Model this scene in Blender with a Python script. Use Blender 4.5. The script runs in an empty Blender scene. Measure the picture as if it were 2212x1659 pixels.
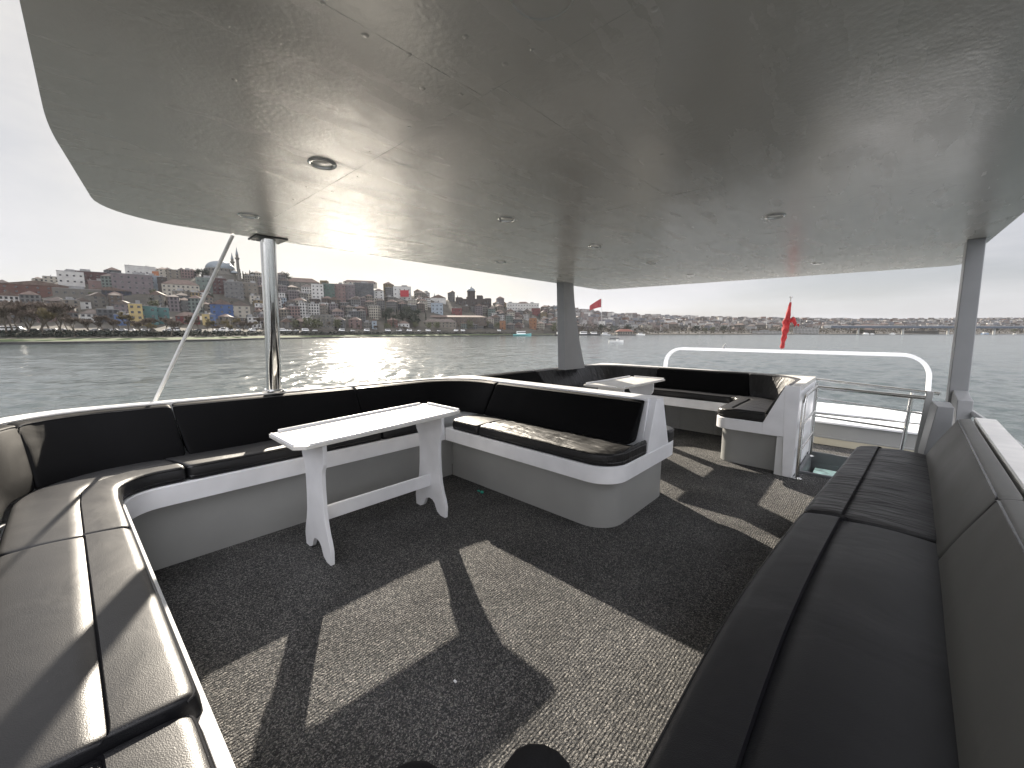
import bpy, bmesh, math, random
from math import sin, cos, tan, atan, atan2, radians, pi, sqrt, hypot
from mathutils import Vector, Matrix, noise
import numpy as np

# ---------------------------------------------------------------- camera
scene = bpy.context.scene
COL = scene.collection
F_PX, CX, CY = 850.0, 1106.0, 829.5          # the photograph measured at 2212 px across
PITCH = atan(112.5 / 850.0)
YAW = radians(42.8)
EYE = Vector((0, 0, 1.30))
cam_d = bpy.data.cameras.new('camera')
cam = bpy.data.objects.new('camera', cam_d)
COL.objects.link(cam)
cam.location = EYE
cam.rotation_euler = (pi / 2 - PITCH, 0, YAW)
cam_d.sensor_width = 36.0
cam_d.lens = F_PX / 2212.0 * 36.0
cam_d.clip_start = 0.05
cam_d.clip_end = 12000
scene.camera = cam

# ---------------------------------------------------------------- sky, sun, exposure
SUN_AZ = radians(63.0)       # from +Y towards -X
SUN_EL = radians(26.5)
sun_dir = Vector((-sin(SUN_AZ) * cos(SUN_EL), cos(SUN_AZ) * cos(SUN_EL), sin(SUN_EL)))
sd = bpy.data.lights.new('sun', 'SUN')
sd.energy = 5.0
sd.angle = radians(0.6)
sd.color = (1.0, 0.90, 0.76)
sun = bpy.data.objects.new('sun', sd)
COL.objects.link(sun)
sun.rotation_euler = sun_dir.to_track_quat('Z', 'Y').to_euler()
sun.location = (-30, 15, 30)

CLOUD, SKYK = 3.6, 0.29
W = bpy.data.worlds.new('World')
scene.world = W
W.use_nodes = True
wn, wl = W.node_tree.nodes, W.node_tree.links
bg = wn['Background']
sky = wn.new('ShaderNodeTexSky')
sky.sky_type = 'NISHITA'
sky.sun_disc = False
sky.sun_elevation = SUN_EL
sky.sun_rotation = -SUN_AZ
sky.altitude = 0
sky.air_density = 1.0
sky.dust_density = 1.6
sky.ozone_density = 2.0
tc = wn.new('ShaderNodeTexCoord')
mp = wn.new('ShaderNodeMapping')
mp.inputs['Scale'].default_value = (1.0, 1.6, 4.5)
wl.new(tc.outputs['Generated'], mp.inputs['Vector'])
nz = wn.new('ShaderNodeTexNoise')
nz.inputs['Scale'].default_value = 1.6
nz.inputs['Detail'].default_value = 6
nz.inputs['Roughness'].default_value = 0.55
wl.new(mp.outputs['Vector'], nz.inputs['Vector'])
rp = wn.new('ShaderNodeValToRGB')
rp.color_ramp.elements[0].position = 0.38
rp.color_ramp.elements[0].color = (0.50, 0.50, 0.50, 1)
rp.color_ramp.elements[1].position = 0.62
rp.color_ramp.elements[1].color = (0.95, 0.95, 0.95, 1)
wl.new(nz.outputs['Fac'], rp.inputs['Fac'])
# thin high cloud over most of the sky: paler than the blue, with extra brightness added towards the zenith and
# opposite the sun, mostly out of view, to light the deck
def mth(op, *a):
    m = wn.new('ShaderNodeMath'); m.operation = op
    for i, v in enumerate(a):
        if isinstance(v, (int, float)): m.inputs[i].default_value = v
        else: wl.new(v, m.inputs[i])
    return m.outputs[0]
sp3 = wn.new('ShaderNodeSeparateXYZ'); wl.new(tc.outputs['Generated'], sp3.inputs[0])
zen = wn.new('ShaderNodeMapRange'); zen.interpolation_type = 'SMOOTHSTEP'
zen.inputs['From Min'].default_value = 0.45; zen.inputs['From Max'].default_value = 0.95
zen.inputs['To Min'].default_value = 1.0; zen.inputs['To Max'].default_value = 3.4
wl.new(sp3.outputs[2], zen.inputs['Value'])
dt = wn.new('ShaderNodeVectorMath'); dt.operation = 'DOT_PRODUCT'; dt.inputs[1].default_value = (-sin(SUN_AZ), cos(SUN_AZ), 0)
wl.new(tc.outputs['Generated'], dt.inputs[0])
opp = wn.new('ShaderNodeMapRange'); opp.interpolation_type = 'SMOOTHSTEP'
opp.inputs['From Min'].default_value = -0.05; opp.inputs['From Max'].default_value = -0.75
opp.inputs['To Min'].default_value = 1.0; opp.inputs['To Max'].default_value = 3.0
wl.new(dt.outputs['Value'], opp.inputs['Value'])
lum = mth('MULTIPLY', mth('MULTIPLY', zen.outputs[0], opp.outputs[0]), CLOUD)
cc = wn.new('ShaderNodeCombineColor')
ds = wn.new('ShaderNodeVectorMath'); ds.operation = 'DOT_PRODUCT'; ds.inputs[1].default_value = sun_dir
wl.new(tc.outputs['Generated'], ds.inputs[0])
au = wn.new('ShaderNodeMapRange'); au.interpolation_type = 'SMOOTHSTEP'   # the veil of cloud glows round the sun
au.inputs['From Min'].default_value = 0.80; au.inputs['From Max'].default_value = 0.99
wl.new(ds.outputs['Value'], au.inputs['Value'])
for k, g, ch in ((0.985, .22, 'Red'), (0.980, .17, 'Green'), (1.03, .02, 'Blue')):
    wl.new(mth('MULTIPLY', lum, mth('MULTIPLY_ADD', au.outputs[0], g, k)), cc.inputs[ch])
sk = wn.new('ShaderNodeVectorMath'); sk.operation = 'SCALE'; sk.inputs['Scale'].default_value = SKYK
wl.new(sky.outputs['Color'], sk.inputs[0])
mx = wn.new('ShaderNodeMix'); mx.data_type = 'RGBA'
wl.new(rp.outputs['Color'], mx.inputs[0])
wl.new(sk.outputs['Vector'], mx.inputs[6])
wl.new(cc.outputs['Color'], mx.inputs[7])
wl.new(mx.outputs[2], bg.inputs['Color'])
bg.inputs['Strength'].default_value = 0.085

scene.view_settings.view_transform = 'Standard'
scene.view_settings.look = 'None'
scene.view_settings.gamma = 1
scene.view_settings.exposure = 1.30
scene.view_settings.use_curve_mapping = False
scene.cycles.use_denoising = True
scene.cycles.max_bounces = 8
scene.cycles.sample_clamp_indirect = 20.0
scene.cycles.blur_glossy = 0.3
scene.cycles.volume_max_steps = 64
scene.render.engine = 'CYCLES'

TILT = -0.007                # the boat trims by the stern
SEA_Z = -4.2
HAZE = 0.000035
rnd = random.Random(11)

# ---------------------------------------------------------------- materials
MATS = {}
def mat(name, col, rough=0.5, metal=0.0, spec=0.5, vary=0.0, vscale=6.0, bump=0.0, bscale=40.0, bdist=0.01,
        stretch=(1, 1, 1), coat=0.0, rvary=0.0, detail=4.0):
    m = bpy.data.materials.new(name)
    m.use_nodes = True
    n, l = m.node_tree.nodes, m.node_tree.links
    p = n['Principled BSDF']
    p.inputs['Base Color'].default_value = (*col, 1)
    p.inputs['Roughness'].default_value = rough
    p.inputs['Metallic'].default_value = metal
    p.inputs['Specular IOR Level'].default_value = spec
    p.inputs['Coat Weight'].default_value = coat
    if vary or bump or rvary:
        t = n.new('ShaderNodeTexCoord')
        mpp = n.new('ShaderNodeMapping')
        mpp.inputs['Scale'].default_value = stretch
        l.new(t.outputs['Object'], mpp.inputs['Vector'])
    if vary or rvary:
        a = n.new('ShaderNodeTexNoise')
        a.inputs['Scale'].default_value = vscale
        a.inputs['Detail'].default_value = detail
        l.new(mpp.outputs['Vector'], a.inputs['Vector'])
        if vary:
            r = n.new('ShaderNodeMapRange')
            r.inputs['From Min'].default_value = 0.3
            r.inputs['From Max'].default_value = 0.7
            r.inputs['To Min'].default_value = 1 - vary
            r.inputs['To Max'].default_value = 1 + vary
            l.new(a.outputs['Fac'], r.inputs['Value'])
            h = n.new('ShaderNodeVectorMath'); h.operation = 'SCALE'
            h.inputs[0].default_value = col
            l.new(r.outputs['Result'], h.inputs['Scale'])
            l.new(h.outputs['Vector'], p.inputs['Base Color'])
        if rvary:
            r = n.new('ShaderNodeMapRange')
            r.inputs['From Min'].default_value = 0.3
            r.inputs['From Max'].default_value = 0.7
            r.inputs['To Min'].default_value = max(0.02, rough - rvary)
            r.inputs['To Max'].default_value = rough + rvary
            l.new(a.outputs['Fac'], r.inputs['Value'])
            l.new(r.outputs['Result'], p.inputs['Roughness'])
    if bump:
        b = n.new('ShaderNodeTexNoise')
        b.inputs['Scale'].default_value = bscale
        b.inputs['Detail'].default_value = 5
        l.new(mpp.outputs['Vector'], b.inputs['Vector'])
        bb = n.new('ShaderNodeBump')
        bb.inputs['Strength'].default_value = bump
        bb.inputs['Distance'].default_value = bdist
        l.new(b.outputs['Fac'], bb.inputs['Height'])
        l.new(bb.outputs['Normal'], p.inputs['Normal'])
    MATS[name] = m
    return m

def nd(m):
    return m.node_tree.nodes, m.node_tree.links, m.node_tree.nodes['Principled BSDF']

M_white = mat('white_gloss_paint', (0.82, 0.83, 0.86), 0.30, vary=0.055, vscale=7, detail=9, bump=0.10, bscale=9, bdist=0.003)
M_whitetop = mat('white_worn_paint', (0.62, 0.61, 0.585), 0.38, vary=0.16, vscale=11, bump=0.25, bscale=70, bdist=0.0015, rvary=0.1, detail=8)
M_greybase = mat('grey_base_paint', (0.31, 0.315, 0.31), 0.42, vary=0.06, vscale=3, bump=0.15, bscale=9, bdist=0.004, rvary=0.06)
M_pillar = mat('grey_pillar_paint', (0.22, 0.225, 0.23), 0.38, vary=0.05, vscale=5, bump=0.2, bscale=18, bdist=0.003)
M_hull = mat('hull_white', (0.7, 0.71, 0.72), 0.35, vary=0.05)
M_chrome = mat('polished_steel', (0.62, 0.62, 0.60), 0.10, metal=1.0, bump=0.08, bscale=5, bdist=0.01, stretch=(6, 6, 0.6), rvary=0.05, vscale=14)
M_steel = mat('steel_tube', (0.58, 0.58, 0.57), 0.16, metal=1.0, rvary=0.06, vscale=30)
M_rod = mat('white_rod', (0.55, 0.55, 0.54), 0.45, vary=0.1, vscale=30)
M_dark = mat('dark_void', (0.02, 0.02, 0.021), 0.6)
M_hatch = mat('hatch_grey', (0.10, 0.105, 0.11), 0.5, vary=0.15)
M_beige = mat('beige_board', (0.55, 0.51, 0.40), 0.5, vary=0.06)
M_red = mat('red_flag_cloth', (0.27, 0.010, 0.012), 0.75, vary=0.25, vscale=14, bump=0.6, bscale=22, bdist=0.01)
M_green = mat('green_plastic', (0.02, 0.32, 0.24), 0.4)
M_trouser = mat('black_trouser_cloth', (0.012, 0.012, 0.013), 0.95, spec=0.12, vary=0.3, vscale=300, bump=0.4, bscale=400, bdist=0.001)
M_jacket = mat('dark_jacket_cloth', (0.03, 0.03, 0.035), 0.9, spec=0.2, vary=0.2, vscale=40)
M_skin = mat('skin', (0.5, 0.32, 0.24), 0.55)
M_hair = mat('hair', (0.03, 0.02, 0.015), 0.6)
M_shoe = mat('shoe_leather', (0.02, 0.02, 0.02), 0.5)

# black vinyl upholstery: fine grain plus soft folds
def vinyl(name, fold=0.35, fscale=5.0, stretch=(1, 1, 1), spec=.42, r0=.36, r1=.52, col=(.007, .007, .008)):
    m = mat(name, col, 0.40, spec=spec)
    n, l, p = nd(m)
    t = n.new('ShaderNodeTexCoord')
    mpp = n.new('ShaderNodeMapping'); mpp.inputs['Scale'].default_value = stretch
    l.new(t.outputs['Object'], mpp.inputs['Vector'])
    a = n.new('ShaderNodeTexNoise'); a.inputs['Scale'].default_value = fscale; a.inputs['Detail'].default_value = 3
    a.inputs['Distortion'].default_value = 0.6
    l.new(mpp.outputs['Vector'], a.inputs['Vector'])
    v = n.new('ShaderNodeTexVoronoi'); v.inputs['Scale'].default_value = 420
    l.new(t.outputs['Object'], v.inputs['Vector'])
    b1 = n.new('ShaderNodeBump'); b1.inputs['Strength'].default_value = fold; b1.inputs['Distance'].default_value = 0.035
    l.new(a.outputs['Fac'], b1.inputs['Height'])
    b2 = n.new('ShaderNodeBump'); b2.inputs['Strength'].default_value = 0.22; b2.inputs['Distance'].default_value = 0.0012
    l.new(v.outputs['Distance'], b2.inputs['Height'])
    l.new(b1.outputs['Normal'], b2.inputs['Normal'])
    l.new(b2.outputs['Normal'], p.inputs['Normal'])
    a2 = n.new('ShaderNodeTexNoise'); a2.inputs['Scale'].default_value = 3.2; a2.inputs['Detail'].default_value = 5
    l.new(t.outputs['Object'], a2.inputs['Vector'])
    r = n.new('ShaderNodeMapRange'); r.inputs['From Min'].default_value = 0.3; r.inputs['From Max'].default_value = 0.7
    r.inputs['To Min'].default_value = r0; r.inputs['To Max'].default_value = r1
    l.new(a2.outputs['Fac'], r.inputs['Value']); l.new(r.outputs['Result'], p.inputs['Roughness'])
    return m
M_vinyl = vinyl('black_vinyl_seat', 0.16, 3.5, (1, 1, 1), .46, .40, .48, (.006, .0062, .0078))
M_vinylb = vinyl('black_vinyl_back', 0.16, 3.0, (1, 1, 0.6), 0.06, .50, .62, (.0035, .0035, .004))
M_vinylr = vinyl('sheen_painted_vinyl_back', 0.14, 3.0, (1, 1, 0.6), 0.8, .50, .60, (.085, .085, .079))  # same black vinyl; its grazing sheen is put into a paler base colour
M_vinylw = vinyl('black_vinyl_creased', 0.40, 5.0, (1.0, 4.0, 1))
M_vinylc = vinyl('black_vinyl_gathered', 0.5, 5.0, (3.0, 3.0, 0.5))
M_piping = mat('black_piping', (0.014, 0.014, 0.015), 0.26)

# loop pile carpet: grey and black loops in ribs that run along the boat
def carpet():
    m = mat('ribbed_loop_carpet', (0.1, 0.1, 0.1), 0.95, spec=0.15)
    n, l, p = nd(m)
    t = n.new('ShaderNodeTexCoord')
    mpp = n.new('ShaderNodeMapping'); mpp.inputs['Scale'].default_value = (1, 0.8, 1)
    l.new(t.outputs['Object'], mpp.inputs['Vector'])
    ds = n.new('ShaderNodeTexNoise'); ds.inputs['Scale'].default_value = 60
    l.new(t.outputs['Object'], ds.inputs['Vector'])
    sub = n.new('ShaderNodeVectorMath'); sub.operation = 'SCALE'; sub.inputs['Scale'].default_value = 0.012
    l.new(ds.outputs['Color'], sub.inputs[0])
    add = n.new('ShaderNodeVectorMath'); add.operation = 'ADD'
    l.new(mpp.outputs['Vector'], add.inputs[0]); l.new(sub.outputs['Vector'], add.inputs[1])
    v = n.new('ShaderNodeTexVoronoi'); v.inputs['Scale'].default_value = 300
    l.new(add.outputs['Vector'], v.inputs['Vector'])
    wv = n.new('ShaderNodeTexWave'); wv.wave_type = 'BANDS'; wv.bands_direction = 'X'
    wv.inputs['Scale'].default_value = 25.0; wv.inputs['Distortion'].default_value = 1.2
    wv.inputs['Detail'].default_value = 2; wv.inputs['Detail Scale'].default_value = 6
    l.new(t.outputs['Object'], wv.inputs['Vector'])
    sp = n.new('ShaderNodeSeparateColor')
    l.new(v.outputs['Color'], sp.inputs['Color'])
    cr = n.new('ShaderNodeValToRGB')
    e = cr.color_ramp.elements
    e[0].position = 0.0; e[0].color = (0.036, 0.037, 0.039, 1)
    e[1].position = 1.0; e[1].color = (0.32, 0.31, 0.295, 1)
    for pos, c in ((0.45, (0.060, 0.062, 0.065, 1)), (0.75, (0.135, 0.132, 0.128, 1))):
        q = e.new(pos); q.color = c
    l.new(sp.outputs['Red'], cr.inputs['Fac'])
    big = n.new('ShaderNodeTexNoise'); big.inputs['Scale'].default_value = 2.5; big.inputs['Detail'].default_value = 5
    l.new(t.outputs['Object'], big.inputs['Vector'])
    mr = n.new('ShaderNodeMapRange'); mr.inputs['From Min'].default_value = 0.3; mr.inputs['From Max'].default_value = 0.7
    mr.inputs['To Min'].default_value = 0.74; mr.inputs['To Max'].default_value = 1.18
    l.new(big.outputs['Fac'], mr.inputs['Value'])
    sc = n.new('ShaderNodeVectorMath'); sc.operation = 'SCALE'
    l.new(cr.outputs['Color'], sc.inputs[0]); l.new(mr.outputs['Result'], sc.inputs['Scale'])
    l.new(sc.outputs['Vector'], p.inputs['Base Color'])
    mh = n.new('ShaderNodeMath'); mh.operation = 'MULTIPLY_ADD'; mh.inputs[1].default_value = -1.0
    l.new(v.outputs['Distance'], mh.inputs[0])
    ms = n.new('ShaderNodeMath'); ms.operation = 'MULTIPLY'; ms.inputs[1].default_value = 0.9
    l.new(wv.outputs['Fac'], ms.inputs[0]); l.new(ms.outputs[0], mh.inputs[2])
    b = n.new('ShaderNodeBump'); b.inputs['Strength'].default_value = 1.0; b.inputs['Distance'].default_value = 0.006
    l.new(mh.outputs[0], b.inputs['Height']); l.new(b.outputs['Normal'], p.inputs['Normal'])
    return m
M_carpet = carpet()

# painted ply ceiling: hand-rolled gloss with brush drag, stipple and hairline cracks
def ceiling_paint():
    m = mat('grey_ceiling_paint', (0.36, 0.365, 0.35), 0.30, spec=0.62)
    n, l, p = nd(m)
    t = n.new('ShaderNodeTexCoord')
    mpp = n.new('ShaderNodeMapping'); mpp.inputs['Scale'].default_value = (4.0, 1.0, 1)
    mpp.inputs['Rotation'].default_value = (0, 0, radians(38))
    l.new(t.outputs['Object'], mpp.inputs['Vector'])
    a = n.new('ShaderNodeTexNoise'); a.inputs['Scale'].default_value = 2.2; a.inputs['Detail'].default_value = 6
    l.new(mpp.outputs['Vector'], a.inputs['Vector'])
    st = n.new('ShaderNodeTexNoise'); st.inputs['Scale'].default_value = 70; st.inputs['Detail'].default_value = 3
    l.new(t.outputs['Object'], st.inputs['Vector'])
    lo = n.new('ShaderNodeTexNoise'); lo.inputs['Scale'].default_value = 1.7; lo.inputs['Detail'].default_value = 4
    l.new(t.outputs['Object'], lo.inputs['Vector'])
    vc = n.new('ShaderNodeTexVoronoi'); vc.feature = 'DISTANCE_TO_EDGE'; vc.inputs['Scale'].default_value = 2.3
    dn = n.new('ShaderNodeTexNoise'); dn.inputs['Scale'].default_value = 5
    l.new(t.outputs['Object'], dn.inputs['Vector'])
    ad = n.new('ShaderNodeMix'); ad.data_type = 'VECTOR'; ad.inputs[0].default_value = 0.22
    l.new(t.outputs['Object'], ad.inputs[4]); l.new(dn.outputs['Color'], ad.inputs[5])
    l.new(ad.outputs[1], vc.inputs['Vector'])
    ck = n.new('ShaderNodeMapRange'); ck.inputs['From Min'].default_value = 0.0; ck.inputs['From Max'].default_value = 0.006
    ck.inputs['To Min'].default_value = 1.0; ck.inputs['To Max'].default_value = 0.0
    l.new(vc.outputs['Distance'], ck.inputs['Value'])
    ckm = n.new('ShaderNodeTexNoise'); ckm.inputs['Scale'].default_value = 1.1
    l.new(t.outputs['Object'], ckm.inputs['Vector'])
    ckr = n.new('ShaderNodeMapRange'); ckr.inputs['From Min'].default_value = 0.61; ckr.inputs['From Max'].default_value = 0.66
    l.new(ckm.outputs['Fac'], ckr.inputs['Value'])
    ckx = n.new('ShaderNodeMath'); ckx.operation = 'MULTIPLY'
    l.new(ck.outputs['Result'], ckx.inputs[0]); l.new(ckr.outputs['Result'], ckx.inputs[1])
    base = n.new('ShaderNodeMix'); base.data_type = 'RGBA'
    base.inputs[6].default_value = (0.46, 0.442, 0.412, 1); base.inputs[7].default_value = (0.51, 0.495, 0.465, 1)
    l.new(a.outputs['Fac'], base.inputs[0])
    crk = n.new('ShaderNodeMix'); crk.data_type = 'RGBA'; crk.inputs[7].default_value = (0.33, 0.32, 0.30, 1)
    l.new(base.outputs[2], crk.inputs[6]); l.new(ckx.outputs[0], crk.inputs[0])
    l.new(crk.outputs[2], p.inputs['Base Color'])
    r = n.new('ShaderNodeMapRange'); r.inputs['From Min'].default_value = 0.3; r.inputs['From Max'].default_value = 0.7
    r.inputs['To Min'].default_value = 0.20; r.inputs['To Max'].default_value = 0.31
    l.new(a.outputs['Fac'], r.inputs['Value']); l.new(r.outputs['Result'], p.inputs['Roughness'])
    b1 = n.new('ShaderNodeBump'); b1.inputs['Strength'].default_value = 0.22; b1.inputs['Distance'].default_value = 0.03
    l.new(lo.outputs['Fac'], b1.inputs['Height'])
    b2 = n.new('ShaderNodeBump'); b2.inputs['Strength'].default_value = 0.09; b2.inputs['Distance'].default_value = 0.006
    l.new(a.outputs['Fac'], b2.inputs['Height']); l.new(b1.outputs['Normal'], b2.inputs['Normal'])
    b3 = n.new('ShaderNodeBump'); b3.inputs['Strength'].default_value = 0.30; b3.inputs['Distance'].default_value = 0.0022
    l.new(st.outputs['Fac'], b3.inputs['Height']); l.new(b2.outputs['Normal'], b3.inputs['Normal'])
    l.new(b3.outputs['Normal'], p.inputs['Normal'])
    return m
M_ceil = ceiling_paint()
M_seam = mat('ceiling_seam_paint', (0.37, 0.375, 0.36), 0.33)

# sea: wind chop at three scales
def sea_mat():
    m = mat('sea_water', (0.046, 0.060, 0.061), 0.13, spec=0.5)
    n, l, p = nd(m)
    p.inputs['IOR'].default_value = 1.33
    t = n.new('ShaderNodeTexCoord')
    prev = None
    for sc, st, dist, rot, stx in ((0.05, 1.0, 1.1, 25, (1, 0.45, 1)), (0.13, 1.0, 0.50, -20, (1, 0.55, 1)), (0.34, 1.0, 0.24, 8, (1, 0.85, 1)), (1.5, 1.0, 0.095, -10, (1, .9, 1)), (7.0, 1.0, 0.010, 0, (1, 1, 1))):
        mpp = n.new('ShaderNodeMapping'); mpp.inputs['Scale'].default_value = stx
        mpp.inputs['Rotation'].default_value = (0, 0, radians(42.8 + rot + 90))
        l.new(t.outputs['Object'], mpp.inputs['Vector'])
        a = n.new('ShaderNodeTexNoise'); a.inputs['Scale'].default_value = sc; a.inputs['Detail'].default_value = 3
        a.inputs['Distortion'].default_value = 0.4
        l.new(mpp.outputs['Vector'], a.inputs['Vector'])
        b = n.new('ShaderNodeBump'); b.inputs['Strength'].default_value = st; b.inputs['Distance'].default_value = dist
        l.new(a.outputs['Fac'], b.inputs['Height'])
        if prev: l.new(prev.outputs['Normal'], b.inputs['Normal'])
        prev = b
    l.new(prev.outputs['Normal'], p.inputs['Normal'])
    return m
M_sea = sea_mat()

# ---------------------------------------------------------------- mesh helpers
class MB:
    def __init__(s):
        s.v, s.f = [], []
    def add(s, vs, fs):
        o = len(s.v)
        s.v += [tuple(map(float, p)) for p in vs]
        s.f += [tuple(i + o for i in f) for f in fs]
        return s
    def box(s, x0, y0, z0, x1, y1, z1):
        return s.add([(x0, y0, z0), (x1, y0, z0), (x1, y1, z0), (x0, y1, z0), (x0, y0, z1), (x1, y0, z1), (x1, y1, z1), (x0, y1, z1)],
                     [(0, 3, 2, 1), (4, 5, 6, 7), (0, 1, 5, 4), (1, 2, 6, 5), (2, 3, 7, 6), (3, 0, 4, 7)])
    def prism(s, poly, a, b, axis='z'):
        """poly of 2-D points swept from a to b along an axis"""
        n = len(poly)
        def P(p, t):
            return (p[0], p[1], t) if axis == 'z' else ((p[0], t, p[1]) if axis == 'y' else (t, p[0], p[1]))
        vs = [P(p, a) for p in poly] + [P(p, b) for p in poly]
        fs = [tuple(range(n)), tuple(range(2 * n - 1, n - 1, -1))]
        fs += [(i, i + n, (i + 1) % n + n, (i + 1) % n) for i in range(n)]
        return s.add(vs, fs)
    def tube(s, pts, r, n=10, cap=True):
        pts = [Vector(p) for p in pts]
        rs = r if isinstance(r, (list, tuple)) else [r] * len(pts)
        rings = []
        up = None
        for i, p in enumerate(pts):
            d = (pts[min(i + 1, len(pts) - 1)] - pts[max(i - 1, 0)]).normalized()
            if up is None:
                up = Vector((0, 0, 1)) if abs(d.z) < 0.9 else Vector((1, 0, 0))
            a = d.cross(up)
            if a.length < 1e-6: a = d.cross(Vector((0, 1, 0)))
            a.normalize(); b = a.cross(d).normalized(); up = b
            rings.append([p + (a * cos(2 * pi * k / n) + b * sin(2 * pi * k / n)) * rs[i] for k in range(n)])
        vs = [q for ring in rings for q in ring]
        fs = [(i * n + k, i * n + (k + 1) % n, (i + 1) * n + (k + 1) % n, (i + 1) * n + k) for i in range(len(pts) - 1) for k in range(n)]
        if cap:
            fs += [tuple(range(n - 1, -1, -1)), tuple((len(pts) - 1) * n + k for k in range(n))]
        return s.add(vs, fs)
    def lathe(s, prof, c=(0, 0, 0), n=16):
        vs, fs = [], []
        for r, z in prof:
            for k in range(n):
                vs.append((c[0] + r * cos(2 * pi * k / n), c[1] + r * sin(2 * pi * k / n), c[2] + z))
        for i in range(len(prof) - 1):
            for k in range(n):
                fs.append((i * n + k, i * n + (k + 1) % n, (i + 1) * n + (k + 1) % n, (i + 1) * n + k))
        fs.append(tuple(range(n - 1, -1, -1))); fs.append(tuple((len(prof) - 1) * n + k for k in range(n)))
        return s.add(vs, fs)
    def rings(s, R, closed=True, caps=True):
        n = len(R[0])
        vs = [q for ring in R for q in ring]
        kk = n if closed else n - 1
        fs = [(i * n + k, i * n + (k + 1) % n, (i + 1) * n + (k + 1) % n, (i + 1) * n + k) for i in range(len(R) - 1) for k in range(kk)]
        if caps and closed:
            fs += [tuple(range(n - 1, -1, -1)), tuple((len(R) - 1) * n + k for k in range(n))]
        return s.add(vs, fs)

BOAT = []                   # top-level objects that ride on the boat
def obj(name, mb, material, parent=None, smooth=None, bevel=0.0, boat=False, fix=True):
    me = bpy.data.meshes.new(name)
    off = Vector((0, 0, 0))
    if parent is not None:
        q = parent
        while q is not None:
            off += q.location; q = q.parent
    me.from_pydata([(x - off.x, y - off.y, z - off.z) for x, y, z in mb.v], [], mb.f)
    if fix:
        bm = bmesh.new(); bm.from_mesh(me)
        bmesh.ops.recalc_face_normals(bm, faces=bm.faces)
        bm.to_mesh(me); bm.free()
    me.materials.append(material)
    o = bpy.data.objects.new(name, me)
    COL.objects.link(o)
    if parent is not None: o.parent = parent
    if smooth is not None:
        for p in me.polygons: p.use_smooth = True
        me.set_sharp_from_angle(angle=radians(smooth))
    if bevel:
        md = o.modifiers.new('edge', 'BEVEL'); md.width = bevel; md.segments = 2; md.limit_method = 'ANGLE'
        md.angle_limit = radians(40); md.harden_normals = True
        if smooth is None:
            for p in me.polygons: p.use_smooth = True
            me.set_sharp_from_angle(angle=radians(35))
    if boat: BOAT.append(o)
    return o
def tag(o, label=None, cat=None, group=None, kind=None):
    if label: o['label'] = label
    if cat: o['category'] = cat
    if group: o['group'] = group
    if kind: o['kind'] = kind
    return o
def thing(name, loc, label, cat, group=None, boat=False, rz=0.0):
    o = bpy.data.objects.new(name, None)
    o.empty_display_size = 0.1
    COL.objects.link(o)
    o.location = loc; o.rotation_euler = (0, 0, rz)
    tag(o, label, cat, group)
    if boat: BOAT.append(o)
    return o
def children(o):
    return [c for c in KIDS.get(o.name, [])]
KIDS = {}
def copy_tree(o, kids, loc=None, rz=None, scale=None, label=None, group=None):
    """a copy of a thing with copies of its parts (kids: list of (part, [sub-parts]))"""
    r = o.copy(); COL.objects.link(r)
    if loc is not None: r.location = loc
    if rz is not None: r.rotation_euler = (0, 0, rz)
    if scale is not None: r.scale = scale
    if label: r['label'] = label
    if group: r['group'] = group
    for p, subs in kids:
        c = p.copy(); COL.objects.link(c); c.parent = r
        for q in subs:
            d = q.copy(); COL.objects.link(d); d.parent = c
    return r

# paths: a polyline with filleted corners, sampled the same way each time so that two of them match point for point
NS, NF = 16, 10
def path(pts, radii=None):
    pts = [np.array(p[:2], float) for p in pts]
    n = len(pts)
    radii = radii or [0.1] * (n - 2)
    ent = [pts[0]]; arcs = []
    for i in range(1, n - 1):
        a, b, c = pts[i - 1], pts[i], pts[i + 1]
        u = (a - b) / np.linalg.norm(a - b); w = (c - b) / np.linalg.norm(c - b)
        ang = math.acos(max(-1, min(1, float(u @ w))))
        r = radii[i - 1]
        t = r / tan(ang / 2) if ang < pi - 1e-3 else 1e-4
        p0, p1 = b + u * t, b + w * t
        arc = []
        if ang < pi - 1e-3:
            bis = (u + w) / np.linalg.norm(u + w)
            ctr = b + bis * (r / sin(ang / 2))
            a0 = atan2(*(p0 - ctr)[::-1]); a1 = atan2(*(p1 - ctr)[::-1])
            da = (a1 - a0 + pi) % (2 * pi) - pi
            arc = [ctr + r * np.array([cos(a0 + da * k / NF), sin(a0 + da * k / NF)]) for k in range(NF + 1)]
        else:
            arc = [p0 + (p1 - p0) * k / NF for k in range(NF + 1)]
        arcs.append(arc)
    out = []
    cur = pts[0]
    for i in range(n - 1):
        end = arcs[i][0] if i < n - 2 else pts[-1]
        out += [cur + (end - cur) * k / NS for k in range(NS)]
        if i < n - 2:
            out += arcs[i][:-1]; cur = arcs[i][-1]
    out.append(pts[-1])
    return np.array(out)
def offset(P, d):
    """shift a sampled path to its left"""
    T = np.gradient(P, axis=0); T /= np.linalg.norm(T, axis=1)[:, None] + 1e-9
    return P + np.stack([-T[:, 1], T[:, 0]], 1) * d
def lift(P, z):
    z = np.full(len(P), float(z)) if np.isscalar(z) else np.asarray(z)
    return np.column_stack([P, z])
def arclen(P):
    return np.concatenate([[0], np.cumsum(np.linalg.norm(np.diff(P, axis=0), axis=1))])
def near_s(P, x, y):
    i = int(np.argmin(np.hypot(P[:, 0] - x, P[:, 1] - y)))
    return arclen(P[:, :2])[i]
def at_s(P, S, s):
    return np.array([np.interp(s, S, P[:, k]) for k in range(P.shape[1])])
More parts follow.
